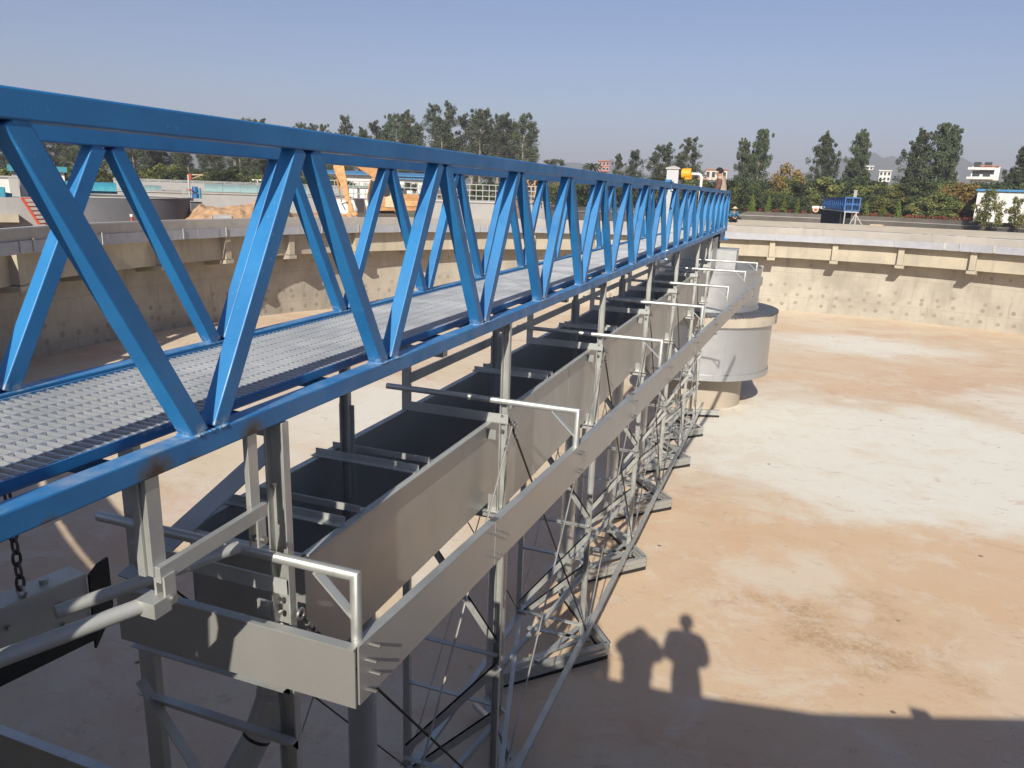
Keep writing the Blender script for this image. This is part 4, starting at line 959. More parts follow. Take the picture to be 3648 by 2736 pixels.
# hoist with blue motor
ph = Plane(690, 55); g = lambda a, b: ph.xz(a, b)
k = thing('jib_hoist', ph.at(*g(676, 715)), 'small jib hoist on a post with an orange head and pale arm', 'hoist')
x, z = g(676, 700); MB().tube([ph.at(x, z-.4), ph.at(x, g(0, 622)[1]*0+g(676, 622)[1])], .07, 8).build('post', M['galv_dull'], k)
xa, za = g(671, 618); xb, zb_ = g(682, 641); pbox(ph, MB(), xa, xb, zb_, za, -.12, .12).build('head', M['red'], k)
MB().beam(ph.at(*g(681, 622)), ph.at(*g(722, 623)), .06, .07).beam(ph.at(*g(681, 637)), ph.at(*g(715, 625)), .04, .04).build('arm', M['cream_paint'], k)
MB().tube([ph.at(*g(676, 674)), ph.at(*g(676, 678))], .14, 10).build('clamp', M['red'], k)
k = thing('blue_motor', ph.at(*g(697, 706)), 'blue vertical drive motor on a concrete block beside the hoist', 'motor')
m = MB(); x, z = g(697, 706); h = g(697, 665)[1]-z
m.tube([ph.at(x, z, .3), ph.at(x, z+h*.35, .3), ph.at(x, z+h*.4, .3), ph.at(x, z+h*.45, .3), ph.at(x, z+h*.5, .3), ph.at(x, z+h, .3)], [.2, .2, .13, .13, .19, .17], 14).build('motor_body', M['blue_far'], k)
x, z = g(712, 690); MB().tube([ph.at(x, z-.3, .3), ph.at(x, z+.35, .3)], .09, 10).build('oil_pot', M['teal'], k)
t, pl, xa, xb, z0, z1 = slab('hoist_block', 'grey concrete block carrying the hoist and blue motor', 'concrete block', 674, 722, 707, 719, 54.5, 2.0, 'greyblock')
pbox(pl, MB(), xa+.06, xb-.06, GZ-.2, z0-.002, .1, 1.8).build('plinth', M['tar'], t)
ps = Plane(658, 54); xa, za = ps.xz(647, 665); xb, zb_ = ps.xz(668, 694)
k = thing('mesh_gate', ps.at(xa, zb_), 'small steel frame gate with diagonal bars left of the hoist', 'gate')
m = MB(); pbox(ps, m, xa, xb, zb_, zb_+.05, 0, .05); pbox(ps, m, xa, xb, za-.05, za, 0, .05); pbox(ps, m, xa, xa+.04, zb_, za, 0, .05); pbox(ps, m, xb-.04, xb, zb_, za, 0, .05); m.build('frame', M['galv'], k)
m = MB()
for i in range(4):
    f = i/4; m.beam(ps.at(xa+.02, zb_+(za-zb_)*f), ps.at(xa+(xb-xa)*(1-f), za-.03), .04, .03)
    if i: m.beam(ps.at(xa+(xb-xa)*f, zb_+.02), ps.at(xb-.02, za-(za-zb_)*f), .04, .03)
m.build('bars', M['galv'], k)
# far left: white block, teal machine, red stair, trough beam
t, pl, xa, xb, z0, z1 = slab('white_block_building', 'white rendered block building at the left edge', 'building', -160, 66, 630, 722, 47, 3.5, 'white', zb=GZ)
pbox(pl, MB(), xa-.1, xb+.1, z1+.001, z1+.08, -.08, 3.6).build('roof', M['lightblock'], t)
pbox(pl, MB(), xb-.45, xb-.02, z0, z1-.02, -.12, -.002).build('pilaster', M['lightblock'], t)
t, pl, xa, xb, z0, z1 = slab('white_annex', 'lower white annex wall with a dark opening beside the block building', 'building', 69, 110, 632, 722, 49, 3, 'white', zb=GZ)
pbox(pl, MB(), xa+.05, xb+.9, z0+.1, z0+1.15, -.03, -.002).build('opening', M['darkgap'], t); pbox(pl, MB(), xa-.04, xb+.04, z1+.001, z1+.06, -.06, 3).build('roof', M['lightblock'], t)
pt_ = Plane(15, 41.5); k = thing('teal_machine', pt_.at(*pt_.xz(15, 735)), 'teal cased drive machine at the left edge of the picture', 'machine')
x, z = pt_.xz(-10, 740); x2, z2 = pt_.xz(16, 655)
m = MB(); pbox(pt_, m, x-1.0, x2, z, z2-.15, 0, 1.0); m.build('casing', M['teal'], k, bevel=.05)
MB().tube([pt_.at(x2-.2, z2-.5, .5), pt_.at(x2+.22, z2-.58, .5)], .16, 14).build('gear_cover', M['teal'], k); MB().tube([pt_.at(x2+.1, z2-.85, .5), pt_.at(x2+.42, z2-.85, .5)], .2, 14).build('motor', M['tar'], k)
pr_ = Plane(125, 39.2); gp = lambda a, b, k_=0: pr_.pt(a, b, k_)
k = thing('red_ladder_stair', gp(130, 800), 'red painted steel ladder stair leaning behind the left rim', 'stair')
for d_ in (0, .9):
    MB().beam(gp(78, 706, d_), gp(140, 800, d_), .07, .10).build('stringer', M['red'], k)
for i in range(7):
    f = i/6.2; a = gp(78+62*f, 706+94*f, 0); MB().beam(a, a+pr_.n*.9+pr_.r*1.0, .12, .05).build('tread', M['red'], k)
MB().beam(gp(76, 706, 0), gp(122, 706, 0), .05, .05).beam(gp(76, 706), gp(96, 735), .05, .05).beam(gp(88, 722), gp(128, 722), .04, .04).build('handrail', M['red'], k)
t, pl, xa, xb, z0, z1 = slab('low_dark_tank', 'low dark concrete channel at the left behind the rim', 'tank', -180, 150, 703, 800, 40.8, 2.0, 'greyblock', zb=GZ-.2)
pbox(pl, MB(), xa, xb-1.0, z1-1.05, z1-.72, -.5, -.002).build('beam', M['launder'], t); pbox(pl, MB(), xa, xb-.6, z0, z1-1.3, -.012, -.002).build('opening', M['darkgap'], t)
# dirt heap
def heap(lab, px0, px1, yt, D, dep, seed, amp=1.0):
    pl = Plane((px0+px1)/2, D); xa, _ = pl.xz(px0, 760); xb, _ = pl.xz(px1, 760); _, zt = pl.xz((px0+px1)/2, yt)
    nx, ny = int((xb-xa)/.14), int(dep/.14); vs = []; fs = []
    for i in range(nx+1):
        for j in range(ny+1):
            u, v = i/nx, j/ny; x = xa+(xb-xa)*u; e = min(1, u*7)*min(1, (1-u)*7)*sin(pi*min(1, v*1.15+.02))**.7 if v < .85 else min(1, u*7)*min(1, (1-u)*7)*.3
            h = (zt-GZ)*e*(.72+.45*mnoise.noise(Vector((x*.35, v*2.2, seed))))+1.0*.26*amp*mnoise.noise(Vector((x*1.1, v*dep*1.1, seed+3)))+(.2)*amp*mnoise.noise(Vector((x*2.6, v*dep*3.1, seed+7)))+.12*abs(mnoise.noise(Vector((x*6, v*dep*6, seed))))
            vs.append(pl.at(x, GZ-.25+max(0, h+.2), v*dep))
    fs = [(i*(ny+1)+j, (i+1)*(ny+1)+j, (i+1)*(ny+1)+j+1, i*(ny+1)+j+1) for i in range(nx) for j in range(ny)]
    o = MB().add(vs, fs, True).build('dirt_heap', M['dirt'], None, loc=pl.at((xa+xb)/2, GZ), fix=False)
    tag(o, lab, 'dirt heap'); return o
heap('long heap of loose orange earth in front of the pale tank wall', 640, 1080, 716, 47, 6, 4)
heap('mound of orange earth around the excavator bucket', 1050, 1300, 752, 50, 4, 9, 1.3)
heap('strip of orange earth under the excavator tracks', 1240, 1560, 783, 52, 6, 13, .8)
pc = Plane(780, 47); k = thing('concrete_culvert', pc.at(*pc.xz(780, 785)), 'short grey concrete culvert ring half buried in earth', 'culvert')
a = pc.pt(757, 784); MB().tube([a, a+pc.r*1.0+pc.n*.2], .3, 20).build('ring', M['greyblock'], k); MB().tube([a-pc.r*.01, a-pc.r*.05], .25, 20).build('end_face', M['lightblock'], k)
# excavator
pe = Plane(1330, 55); E = lambda a, b, k_=0: pe.pt(a, b, k_)
ex = thing('excavator', E(1360, 795, 1), 'orange and cream crawler excavator with its bucket on the ground', 'excavator')
def outl(pts, b0, th, nm, mt, par=ex, bev=.03): return MB().poly([E(*p, b0) for p in pts], pe.n*th).build(nm, M[mt], par, bevel=bev)
for b0 in (.0, 2.0):
    tk = outl([(1270, 795), (1262, 782), (1270, 766), (1290, 760), (1420, 762), (1436, 770), (1442, 784), (1432, 796)], b0, .65, 'track', 'track')
    m = MB()
    for i in range(7): m.tube([E(1284+i*22, 781, b0-.02), E(1284+i*22, 781, b0+.0)], .16, 12)
    m.build('rollers', M['track'], tk)
outl([(1300, 768), (1410, 768), (1405, 752), (1310, 752)], .7, 1.3, 'undercarriage', 'track')
outl([(1304, 752), (1305, 736), (1490, 738), (1500, 752)], .3, 2.3, 'turntable_deck', 'orange')
outl([(1396, 738), (1396, 695), (1404, 690), (1492, 694), (1502, 704), (1500, 738)], .3, 2.3, 'engine_house', 'orange')
outl([(1372, 738), (1372, 704), (1398, 694), (1412, 700), (1410, 740)], .24, .06, 'side_panel', 'cream_paint', bev=.005)
outl([(1430, 736), (1430, 716), (1490, 717), (1492, 736)], .24, .05, 'side_panel', 'orange_dirty', bev=.005)
outl([(1440, 692), (1440, 676), (1452, 676), (1452, 692)], 1.2, .3, 'exhaust', 'track', bev=.01)
cab_ = outl([(1312, 736), (1306, 700), (1318, 640), (1326, 634), (1392, 636), (1396, 690), (1392, 737)], .32, 1.15, 'cab', 'orange', bev=.04)
outl([(1318, 726), (1313, 700), (1323, 645), (1350, 645), (1350, 726)], .302, .017, 'front_window', 'glass', cab_, 0)
outl([(1354, 700), (1354, 645), (1388, 646), (1390, 700)], .302, .017, 'side_window', 'glass', cab_, 0)
outl([(1314, 736), (1309, 700), (1321, 641), (1325, 641), (1315, 700), (1319, 736)], .27, .05, 'door_frame', 'track', cab_, 0)
outl([(1350, 740), (1350, 640), (1354, 640), (1354, 740)], .28, .04, 'door_frame', 'track', cab_, 0)
outl([(1370, 728), (1372, 706), (1388, 702), (1390, 728)], .29, .02, 'hatch', 'red', cab_, 0)
outl([(1314, 732), (1316, 724), (1332, 722), (1332, 734)], .1, .18, 'lamp_box', 'white', cab_, .01)
outl([(1378, 700), (1340, 640), (1270, 594), (1215, 574), (1210, 562), (1232, 555), (1290, 566), (1360, 596), (1382, 634), (1400, 690)], 1.6, .5, 'boom', 'orange')
st_ = outl([(1182, 592), (1196, 560), (1218, 562), (1224, 600), (1232, 640), (1240, 690), (1250, 728), (1244, 734), (1232, 730), (1220, 690), (1206, 650), (1192, 622)], 1.65, .4, 'stick', 'orange_dirty')
MB().tube([E(1196, 636, 1.6), E(1206, 680, 1.6)], .075, 10).build('cylinder', M['orange'], st_); MB().tube([E(1206, 680, 1.6), E(1214, 722, 1.6)], .045, 10).build('rod', M['bolt'], st_)
MB().beam(E(1213, 728, 1.62), E(1238, 722, 1.62), .06, .07).beam(E(1216, 728, 1.62), E(1228, 752, 1.62), .06, .07).build('linkage', M['track'], st_)
outl([(1236, 728), (1252, 726), (1258, 752), (1274, 764), (1262, 784), (1236, 790), (1214, 782), (1204, 762), (1222, 766), (1238, 762)], 1.35, 1.0, 'bucket', 'orange_dirty')
m = MB()
for i in range(5): m.poly([E(1204, 762, 1.4+i*.2), E(1194, 752, 1.4+i*.2), E(1208, 768, 1.4+i*.2)], pe.n*.08)
m.build('bucket_teeth', M['track'], ex)
MB().tube([E(1366, 690, 1.5), E(1352, 640, 1.5), E(1345, 622, 1.5)], .07, 10).tube([E(1366, 690, 2.2), E(1352, 640, 2.2), E(1345, 622, 2.2)], .07, 10).build('boom_cylinder', M['bolt'], ex)
# white cabinets behind the bucket
t, pl, xa, xb, z0, z1 = slab('site_container', 'white low site container with a grey door behind the excavator', 'container', 1196, 1330, 710, 772, 60, 2.5, 'white', zb=GZ-.1)
pbox(pl, MB(), xa+1.45, xa+2.1, z0+.1, z1-.05, -.03, -.002).build('door', M['greyblock'], t); pbox(pl, MB(), xa-.05, xb+.05, z1+.001, z1+.06, -.06, 2.6).build('roof', M['lightblock'], t)
# concrete block tanks with grid railings
t, pl, xa, xb, z0, z1 = slab('grey_block_tank', 'streaked grey concrete tank block behind the bridge', 'tank', 1520, 1800, 721, 790, 64, 8, 'greyblock', zb=GZ-.1)
pbox(pl, MB(), xa-.05, xb+.05, z1+.001, z1+.12, -.1, 8).build('coping', M['lightblock'], t)
for i, (a, b, yt, yb, D, n, r_, lab) in enumerate(((1170, 1345, 645, 712, 66, 8, 3, 'grid railing of galvanised pipes behind the excavator arm'), (1440, 1790, 655, 716, 65, 15, 3, 'long grid railing of galvanised pipes on the grey block tank'), (1878, 1925, 665, 716, 62, 3, 3, 'short pipe railing on the small round tank'))):
    railing(lab, a, b, yt, yb, D, n, r_, 'galv_dull', r=.04)
pq = Plane(1255, 70)
t, pl, xa, xb, z0, z1 = slab('dark_shed', 'dark low machinery shed behind the grid railing', 'shed', 1235, 1480, 668, 705, 72, 3, 'darkconc', zb=GZ)
m = MB()
for i in range(6): pbox(pl, m, xa+.2+i*1.0, xa+.95+i*1.0, z0+1.1, z1-.15, -.03, -.002)
m.build('window', M['white'], t); pbox(pl, MB(), xa-.2, xb+.2, z1+.001, z1+.1, -.3, 3.2).build('roof', M['pale_teal'], t)
cr = at(1915, 745, 64); sm_ = thing('small_round_tank', (cr.x, cr.y, GZ), 'small pale grey round tank with a railing behind the bridge', 'tank')
MB().lathe([(1.05, GZ-.2), (1.15, GZ-.2), (1.15, .30), (1.05, .30)], (cr.x, cr.y), n=40).build('wall', M['greyblock'], sm_); MB().lathe([(1.03, .301), (1.2, .301), (1.2, .38), (1.03, .38)], (cr.x, cr.y), n=40).build('coping', M['lightblock'], sm_)
po = Plane(1890, 70); k = thing('orange_crane_mast', po.at(*po.xz(1890, 720)), 'orange lattice crane jib seen between the bridge diagonals', 'crane')
m = MB()
for a, b in (((1872, 640), (1922, 640)), ((1876, 642), (1906, 700)), ((1912, 642), (1890, 668)), ((1872, 655), (1884, 640)), ((1906, 700), (1908, 735)), ((1880, 712), (1908, 716))): m.beam(po.pt(*a), po.pt(*b), .07, .07)
m.build('lattice', M['orange'], k); MB().beam(po.pt(1906, 640), po.pt(1906, 760), .1, .1).build('mast', M['orange'], k)

# ------------------------------------------------------------------ buildings
def windows(pl, t, xa, xb, z0, z1, nx, nz, w=.6, h=.55, mt='glass', fr='white'):
    for j in range(nz):
        for i in range(nx):
            cx_ = xa+(xb-xa)*(i+.5)/nx; cz = z0+(z1-z0)*(j+.55)/nz; W_ = (xb-xa)/nx*w/2; H_ = (z1-z0)/nz*h/2
            f = pbox(pl, MB(), cx_-W_, cx_+W_, cz-H_, cz+H_, -.05, -.003).build('window', M[mt], t)
            m = MB(); e = .08
            pbox(pl, m, cx_-W_-e, cx_-W_, cz-H_-e, cz+H_+e, -.09, -.004); pbox(pl, m, cx_+W_, cx_+W_+e, cz-H_-e, cz+H_+e, -.09, -.004); pbox(pl, m, cx_-W_, cx_+W_, cz+H_, cz+H_+e, -.09, -.004); pbox(pl, m, cx_-W_-.1, cx_+W_+.1, cz-H_-e*1.4, cz-H_, -.16, -.004)
            m.build('frame', M[fr], f)
M['pinkwall'] = simple('faded_red_render', (.42, .12, .085), (.34, .10, .075), .85); M['creamwall'] = simple('cream_render', (.62, .53, .40), (.52, .44, .33), .85); M['whitewall'] = simple('white_render', (.70, .69, .65), (.58, .57, .53), .85, 0, .8)
M['blueroof'] = simple('blue_sheet_roof', (.06, .22, .42), (.05, .17, .34), .5); M['redband'] = simple('red_trim', (.42, .16, .09), None, .8)
def house(lab, px0, px1, yt, yb, D, dep, mt, nx, nz, roof='whitewall', band=None, name='house'):
    t, pl, xa, xb, z0, z1 = slab(name, lab, 'building', px0, px1, yt, yb, D, dep, mt)
    rf = pbox(pl, MB(), xa-.3, xb+.3, z1+.001, z1+.35, -.4, dep+.3).build('roof', M[roof], t)
    if band:
        for j in range(1, nz): pbox(pl, MB(), xa-.1, xb+.1, z0+(z1-z0)*j/nz-.12, z0+(z1-z0)*j/nz+.12, -.12, -.002).build('trim', M[band], t)
    windows(pl, t, xa, xb, z0, z1, nx, nz); return t, pl, xa, xb, z0, z1
house('faded red village house above the far trees', 2133, 2172, 575, 612, 330, 8, 'pinkwall', 3, 2, 'redband')
house('cream house with a red roof edge left of the tall right hand trees', 2514, 2592, 606, 642, 300, 9, 'creamwall', 4, 1, 'redband')
house('low brown house beneath the cream house', 2480, 2520, 626, 640, 290, 8, 'redband', 3, 1, 'darkconc')
house('white flat roofed house half hidden by the twin crowned tree', 2655, 2716, 585, 640, 340, 9, 'whitewall', 4, 3)
house('white house glimpsed between the two right trees', 3086, 3112, 594, 606, 330, 8, 'whitewall', 2, 1)
house('white gabled house low between the right trees', 3134, 3176, 610, 648, 300, 8, 'whitewall', 3, 2)
house('cream house behind the widest right hand tree', 3228, 3278, 606, 634, 320, 8, 'creamwall', 3, 1, 'redband')
house('tiny white house near the white villa', 3395, 3412, 628, 640, 400, 8, 'whitewall', 2, 1)
t, pl, xa, xb, z0, z1 = slab('villa', 'white three storey villa with balconies at the right', 'building', 3464, 3565, 593, 642, 240, 10, 'whitewall')
pbox(pl, MB(), xa+1.6, xb-.2, z1+.001, z1+.25, -.5, 9).build('roof', M['redband'], t)
pbox(pl, MB(), xa+1.8, xa+5.2, z1-2.0, z1-.4, -.06, -.003).build('window', M['glass'], t); 
for j, z in enumerate((z0+.2, z0+2.6)):
    pbox(pl, MB(), xa-.9, xa+5.2, z, z+.6, -1.4, -.002).build('balcony', M['whitewall'], t)
for j in range(2):
    for i in range(2): pbox(pl, MB(), xa+.3+i*2.4, xa+2.0+i*2.4, z0+.9+j*2.4-.0, z0+2.4+j*2.2, -.05, -.003).build('window', M['glass'], t)
t, pl, xa, xb, z0, z1 = slab('blue_roof_shed', 'white clad shed with a blue sheet roof edge at the right edge', 'building', 3484, 3760, 684, 778, 118, 10, 'whitewall', zb=GZ)
pbox(pl, MB(), xa-.2, xb, z1+.001, z1+.26, -.3, 10).build('roof', M['blueroof'], t)
m = MB()
for i in range(9): pbox(pl, m, xa+.6+i*1.2, xa+.63+i*1.2, z0, z1-.05, -.03, -.002)
m.build('cladding_joints', M['lightblock'], t)
pbox(pl, MB(), xa+1.5, xa+2.6, z0, z0+1.7, -.05, -.003).build('door', M['white'], t); windows(pl, t, xa+6, xa+9, z0, z1, 2, 1, .5, .3)
t, pl, xa, xb, z0, z1 = slab('factory_hall', 'long white factory hall with a blue sheet roof behind the excavator', 'building', 1150, 1545, 626, 702, 150, 20, 'whitewall', zb=GZ)
m = MB(); A_ = [pl.at(xa-.5, z1+.002, -1), pl.at(xb+.5, z1+.002, -1), pl.at(xb+.5, z1+.7, 10), pl.at(xa-.5, z1+.7, 10)]; m.poly(A_, (0, 0, .2)).build('roof', M['blueroof'], t)
pbox(pl, MB(), xa+9, xb+.3, z1-.5, z1-.1, -.6, -.002).build('fascia', M['blueroof'], t)
windows(pl, t, xa+5, xb-1, z0, z1-.6, 7, 1, .7, .45, 'lightblock')
t, pl, xa, xb, z0, z1 = slab('small_teal_roof_hut', 'small white hut with a teal roof among the left bushes', 'hut', 205, 228, 614, 640, 95, 3, 'whitewall', zb=GZ)
pbox(pl, MB(), xa-.3, xb+.3, z1+.001, z1+.55, -.4, 3.3).build('roof', M['teal'], t); pbox(pl, MB(), xa+.2, xa+.5, z0, z0+1.3, -.04, -.003).build('door', M['darkgap'], t)
t, pl, xa, xb, z0, z1 = slab('teal_roof_hut', 'low hut with a dark teal roof at far left among bushes', 'hut', 40, 82, 610, 640, 90, 3, 'greyblock', zb=GZ)
pbox(pl, MB(), xa-.3, xb+.3, z1+.001, z1+.6, -.4, 3.3).build('roof', M['teal'], t); pbox(pl, MB(), xa+.3, xa+.6, z0, z0+1.3, -.04, -.003).build('door', M['darkgap'], t)
pl = Plane(915, 90); k = thing('lamp_post', pl.at(pl.xz(917, 640)[0], GZ), 'small twin headed white lamp post behind the railing', 'lamp post')
x, z = pl.xz(917, 645); MB().tube([pl.at(x, GZ), pl.at(x, z+.1)], .05, 6).build('pole', M['white'], k)
for s in (-1, 1): MB().tube([pl.at(x, z+.1), pl.at(x+s*.35, z+.16)], .04, 6).box(pl.at(x+s*.38, z+.13)-Vector((.12, .12, .06)), pl.at(x+s*.38, z+.13)+Vector((.12, .12, .06))).build('lamp_head', M['white'], k)
pl = Plane(2080, 150)
# ------------------------------------------------------------------ trees and shrubs
def leaves(mb, c, r, n, size, rnd, flat=.8, droop=0):
    for _ in range(n):
        while True:
            p = Vector((rnd.uniform(-1, 1), rnd.uniform(-1, 1), rnd.uniform(-1, 1)))
            if p.length < 1: break
        p = p*(.55+.45*p.length)
        q = c+Vector((p.x*r, p.y*r, p.z*r*flat)); a = Vector((rnd.gauss(0, 1), rnd.gauss(0, 1), rnd.gauss(0, 1)-droop)).normalized(); b = a.cross(Vector((rnd.gauss(0, 1), rnd.gauss(0, 1), rnd.gauss(0, 1)))).normalized()
        s = size*rnd.uniform(.6, 1.3); a = a*s; b = b*s*.42
        n0 = len(mb.v); mb.v += [q-a, q-a*.1+b, q+a, q-a*.1-b]; mb.f.append([n0, n0+1, n0+2, n0+3]); mb.sm.append(False)
def make_euc(seed, H, W, leafm, name='eucalyptus_tree', dens=1.0, lsize=.19):
    rnd = random.Random(seed); t = thing(name, (0, 0, 0), 'tree', 'tree'); tm = MB(); cm = MB()
    lean = Vector((rnd.uniform(-.05, .05), rnd.uniform(-.05, .05), 1)); n = 9
    tp = [lean*H*.96*i/n+Vector((rnd.uniform(-1, 1), rnd.uniform(-1, 1), 0))*.012*H*(i > 0) for i in range(n+1)]
    tm.tube(tp, [.018*H*(1-.88*i/n) for i in range(n+1)], 7)
    nb = int(36*dens)
    for i in range(nb):
        f = .26+.72*(i+rnd.random()*.8)/nb; az = rnd.uniform(0, 2*pi)
        env = W*(sin(pi*min(1, (f-.16)/.86)**.62)**.8+.04)*rnd.uniform(.4, 1.05); k = f*n; i0 = min(n-1, int(k)); b0 = tp[i0].lerp(tp[i0+1], k-i0)
        e = b0+Vector((cos(az)*env, sin(az)*env, env*rnd.uniform(.2, .75)))
        e.z = min(e.z, H*1.0)
        tm.tube([b0, b0.lerp(e, .55)+Vector((0, 0, .03*H*rnd.random())), e], [.0055*H*(1.1-f*.7), .0035*H, .0015*H], 4)
        for g in range(4):
            c_ = b0.lerp(e, (.3, .58, .82, 1.02)[g])+Vector((rnd.gauss(0, .025), rnd.gauss(0, .025), rnd.gauss(0, .025)))*H
            leaves(cm, c_, H*rnd.uniform(.03, .056)*(1.3-.85*f), int(62*dens), lsize, rnd, rnd.uniform(1.0, 1.6), .5)
    leaves(cm, tp[-1]-Vector((0, 0, .02*H)), H*.018, 50, lsize, rnd, 2.6, .5)
    tm.build('trunk', M['pale_bark'], t, fix=False); cm.build('crown', M[leafm], t, fix=False); return t
def make_bush(seed, H, W, leafm, name='shrub', n=34, per=90, lsize=.15, trunk=True):
    rnd = random.Random(seed); t = thing(name, (0, 0, 0), 'bush', 'bush'); tm = MB(); cm = MB()
    for i in range(4):
        az = rnd.uniform(0, 2*pi); tm.tube([(0, 0, -.1), (cos(az)*W*.12, sin(az)*W*.12, H*.35), (cos(az)*W*.3, sin(az)*W*.3, H*.7)], [.05, .035, .015], 5)
    for i in range(n):
        az = rnd.uniform(0, 2*pi); u = rnd.random(); z = H*(.1+.8*u); r = W*.5*(sin(pi*min(1, .22+.72*u))**.6)*sqrt(rnd.random())
        leaves(cm, Vector((cos(az)*r, sin(az)*r, z)), H*rnd.uniform(.1, .19), per, lsize, rnd, .85)
    tm.build('stem', M['bark'], t, fix=False); cm.build('foliage', M[leafm], t, fix=False); return t
def make_cone(seed, H, W):
    rnd = random.Random(seed); t = thing('topiary_tree', (0, 0, 0), 'tree', 'conifer'); cm = MB()
    MB().tube([(0, 0, -.1), (0, 0, H*.8)], [.06, .02], 6).build('trunk', M['bark'], t, fix=False)
    for i in range(46):
        u = i/46; z = H*(.05+.93*u); az = rnd.uniform(0, 2*pi); r = W*.5*(1-u)**.9*rnd.uniform(.5, 1)
        leaves(cm, Vector((cos(az)*r, sin(az)*r, z)), H*.075*(1.1-.7*u), 46, .13, rnd, 1.2, -.6)
    cm.build('crown', M['topiary'], t, fix=False); return t
class Kind:
    def __init__(s, protos): s.p = protos; s.used = [False]*len(protos); s.i = 0
    def put(s, loc, H, label, group=None, rz=None, w=1.0, k=None):
        i = s.i % len(s.p) if k is None else k; s.i += 1
        o = s.p[i][0] if not s.used[i] else dup(s.p[i][0]); s.used[i] = True
        f = H/s.p[i][1]; o.location = Vector(loc)*S; o.scale = (f*w, f*w, f); o.rotation_euler = (0, 0, random.uniform(0, 6.28) if rz is None else rz)
        o['label'] = label
        if group: o['group'] = group
        return o
EUC = Kind([(make_euc(s, 20, w, 'euc', dens=d), 20) for s, w, d in ((1, 3.0, 1.0), (2, 2.5, .95), (3, 3.4, 1.05), (4, 2.8, .9), (5, 2.3, 1.0))])
BIG = Kind([(make_euc(s, 18, w, 'euc', dens=1.5), 18) for s, w in ((11, 3.3), (12, 3.7), (13, 3.1))])
BUSH = Kind([(make_bush(s, 4, 4.5, m_, nm), 4) for s, m_, nm in ((1, 'bush', 'shrub'), (2, 'bush_dark', 'shrub'), (3, 'bush', 'shrub'), (4, 'bush_dark', 'shrub'))])
RUST = Kind([(make_bush(8, 4, 4.5, 'rust_leaf', 'shrub'), 4)])
CONE = Kind([(make_cone(1, 4, 1.5), 4), (make_cone(2, 4, 1.3), 4)])
HEDGE = Kind([(make_bush(21, .8, 3.2, 'redleaf', 'red_hedge', 16, 60, .12), .8)])
def nd(px, off):                            # distance to the far rim of the neighbouring tank plus an offset
    d = ray(px, 700); d = Vector((d.x, d.y)).normalized(); o = Vector((CAM[0]-NT2[0], CAM[1]-NT2[1])); b_ = o.dot(d); return -b_+sqrt(max(1, b_*b_-o.dot(o)+(31+off)**2))
def tree(kind, px, yt, D, label, group=None, w=1.0, k=None, dz=0):
    p = at(px, 700, D); top = at(px, yt, D).z; z0 = GZ-.1+dz
    return kind.put((p.x, p.y, z0), top-z0, label, group, None, w, k)
rowA = [(1082,430),(1108,432),(1160,438),(1247,407),(1292,450),(1335,423),(1372,440),(1395,400),(1418,397),(1440,390),(1462,398),(1490,430),(1545,366),(1575,410),(1600,358),(1645,397),(1678,380),(1706,381),(1741,385),(1770,405),(1788,394),(1812,416),(1856,398),(1884,428)]
for px, yt in rowA:
    tree(EUC, px+random.uniform(-4, 4), yt, random.uniform(195, 225), 'tall dark eucalyptus in the dense row behind the bridge', 'eucalyptus row behind the bridge', .98+.22*random.random())
for i in range(16): tree(EUC, 1080+i*52+random.uniform(-20, 20), 455+random.uniform(-25, 30), 235, 'tall dark eucalyptus in the dense row behind the bridge', 'eucalyptus row behind the bridge', 1.0)
tree(EUC, 882, 416, 190, 'eucalyptus top just showing above the blue top rail at left', None, 1.0)
for i in range(30):
    px = -120+i*38+random.uniform(-14, 14); tree(EUC, px, 455+random.uniform(-25, 50)-.03*px, random.uniform(150, 185), 'dark eucalyptus in the wood seen through the left truss', 'eucalyptus wood behind the left truss', 1.1+.3*random.random())
for i in range(34):
    px = -120+i*40+random.uniform(-16, 16); b = random.random()
    tree(BUSH, px, 625+.034*(px-500)*.6-random.uniform(5, 45), random.uniform(100, 125), 'yellow green bush along the edge of the left wood', 'bushes in front of the left wood', 1.2)
for px, yt in ((1185, 625), (1245, 640), (1460, 645), (1690, 652), (1730, 640), (1780, 650)): tree(BUSH, px, yt, 120, 'dark rounded bush in front of the factory hall', 'bushes near the factory hall', 1.0, 1)
for i, (px, yt) in enumerate(((1990, 640), (2040, 620), (2085, 640), (2130, 625), (2190, 640), (2240, 630), (2300, 640), (2360, 632), (2420, 640), (2470, 650), (2530, 655), (2580, 648), (2010, 700), (2075, 690), (2160, 700), (2230, 690))):
    tree(BUSH, px, yt-random.uniform(0, 16), random.uniform(108, 135), 'bush in the green belt seen through the far end of the bridge', 'bushes beyond the bridge end', 1.25)
for px, yt, D, lab, k, w in ((2192, 541, 175, 'slim eucalyptus right of the faded red house', 1, 1.2), (2252, 528, 170, 'broad eucalyptus left of the twin topped tree', 0, 1.5), (2322, 510, 170, 'left top of the twin topped trees near the cabinet', 3, 1.3), (2360, 505, 172, 'right top of the twin topped trees near the cabinet', 4, 1.3), (2440, 484, 165, 'dense pointed tree directly above the yellow motor', 2, 1.35), (2400, 540, 180, 'smaller tree behind the grey cabinet', 1, 1.3)):
    tree(EUC, px, yt, D, lab, None, w, k)
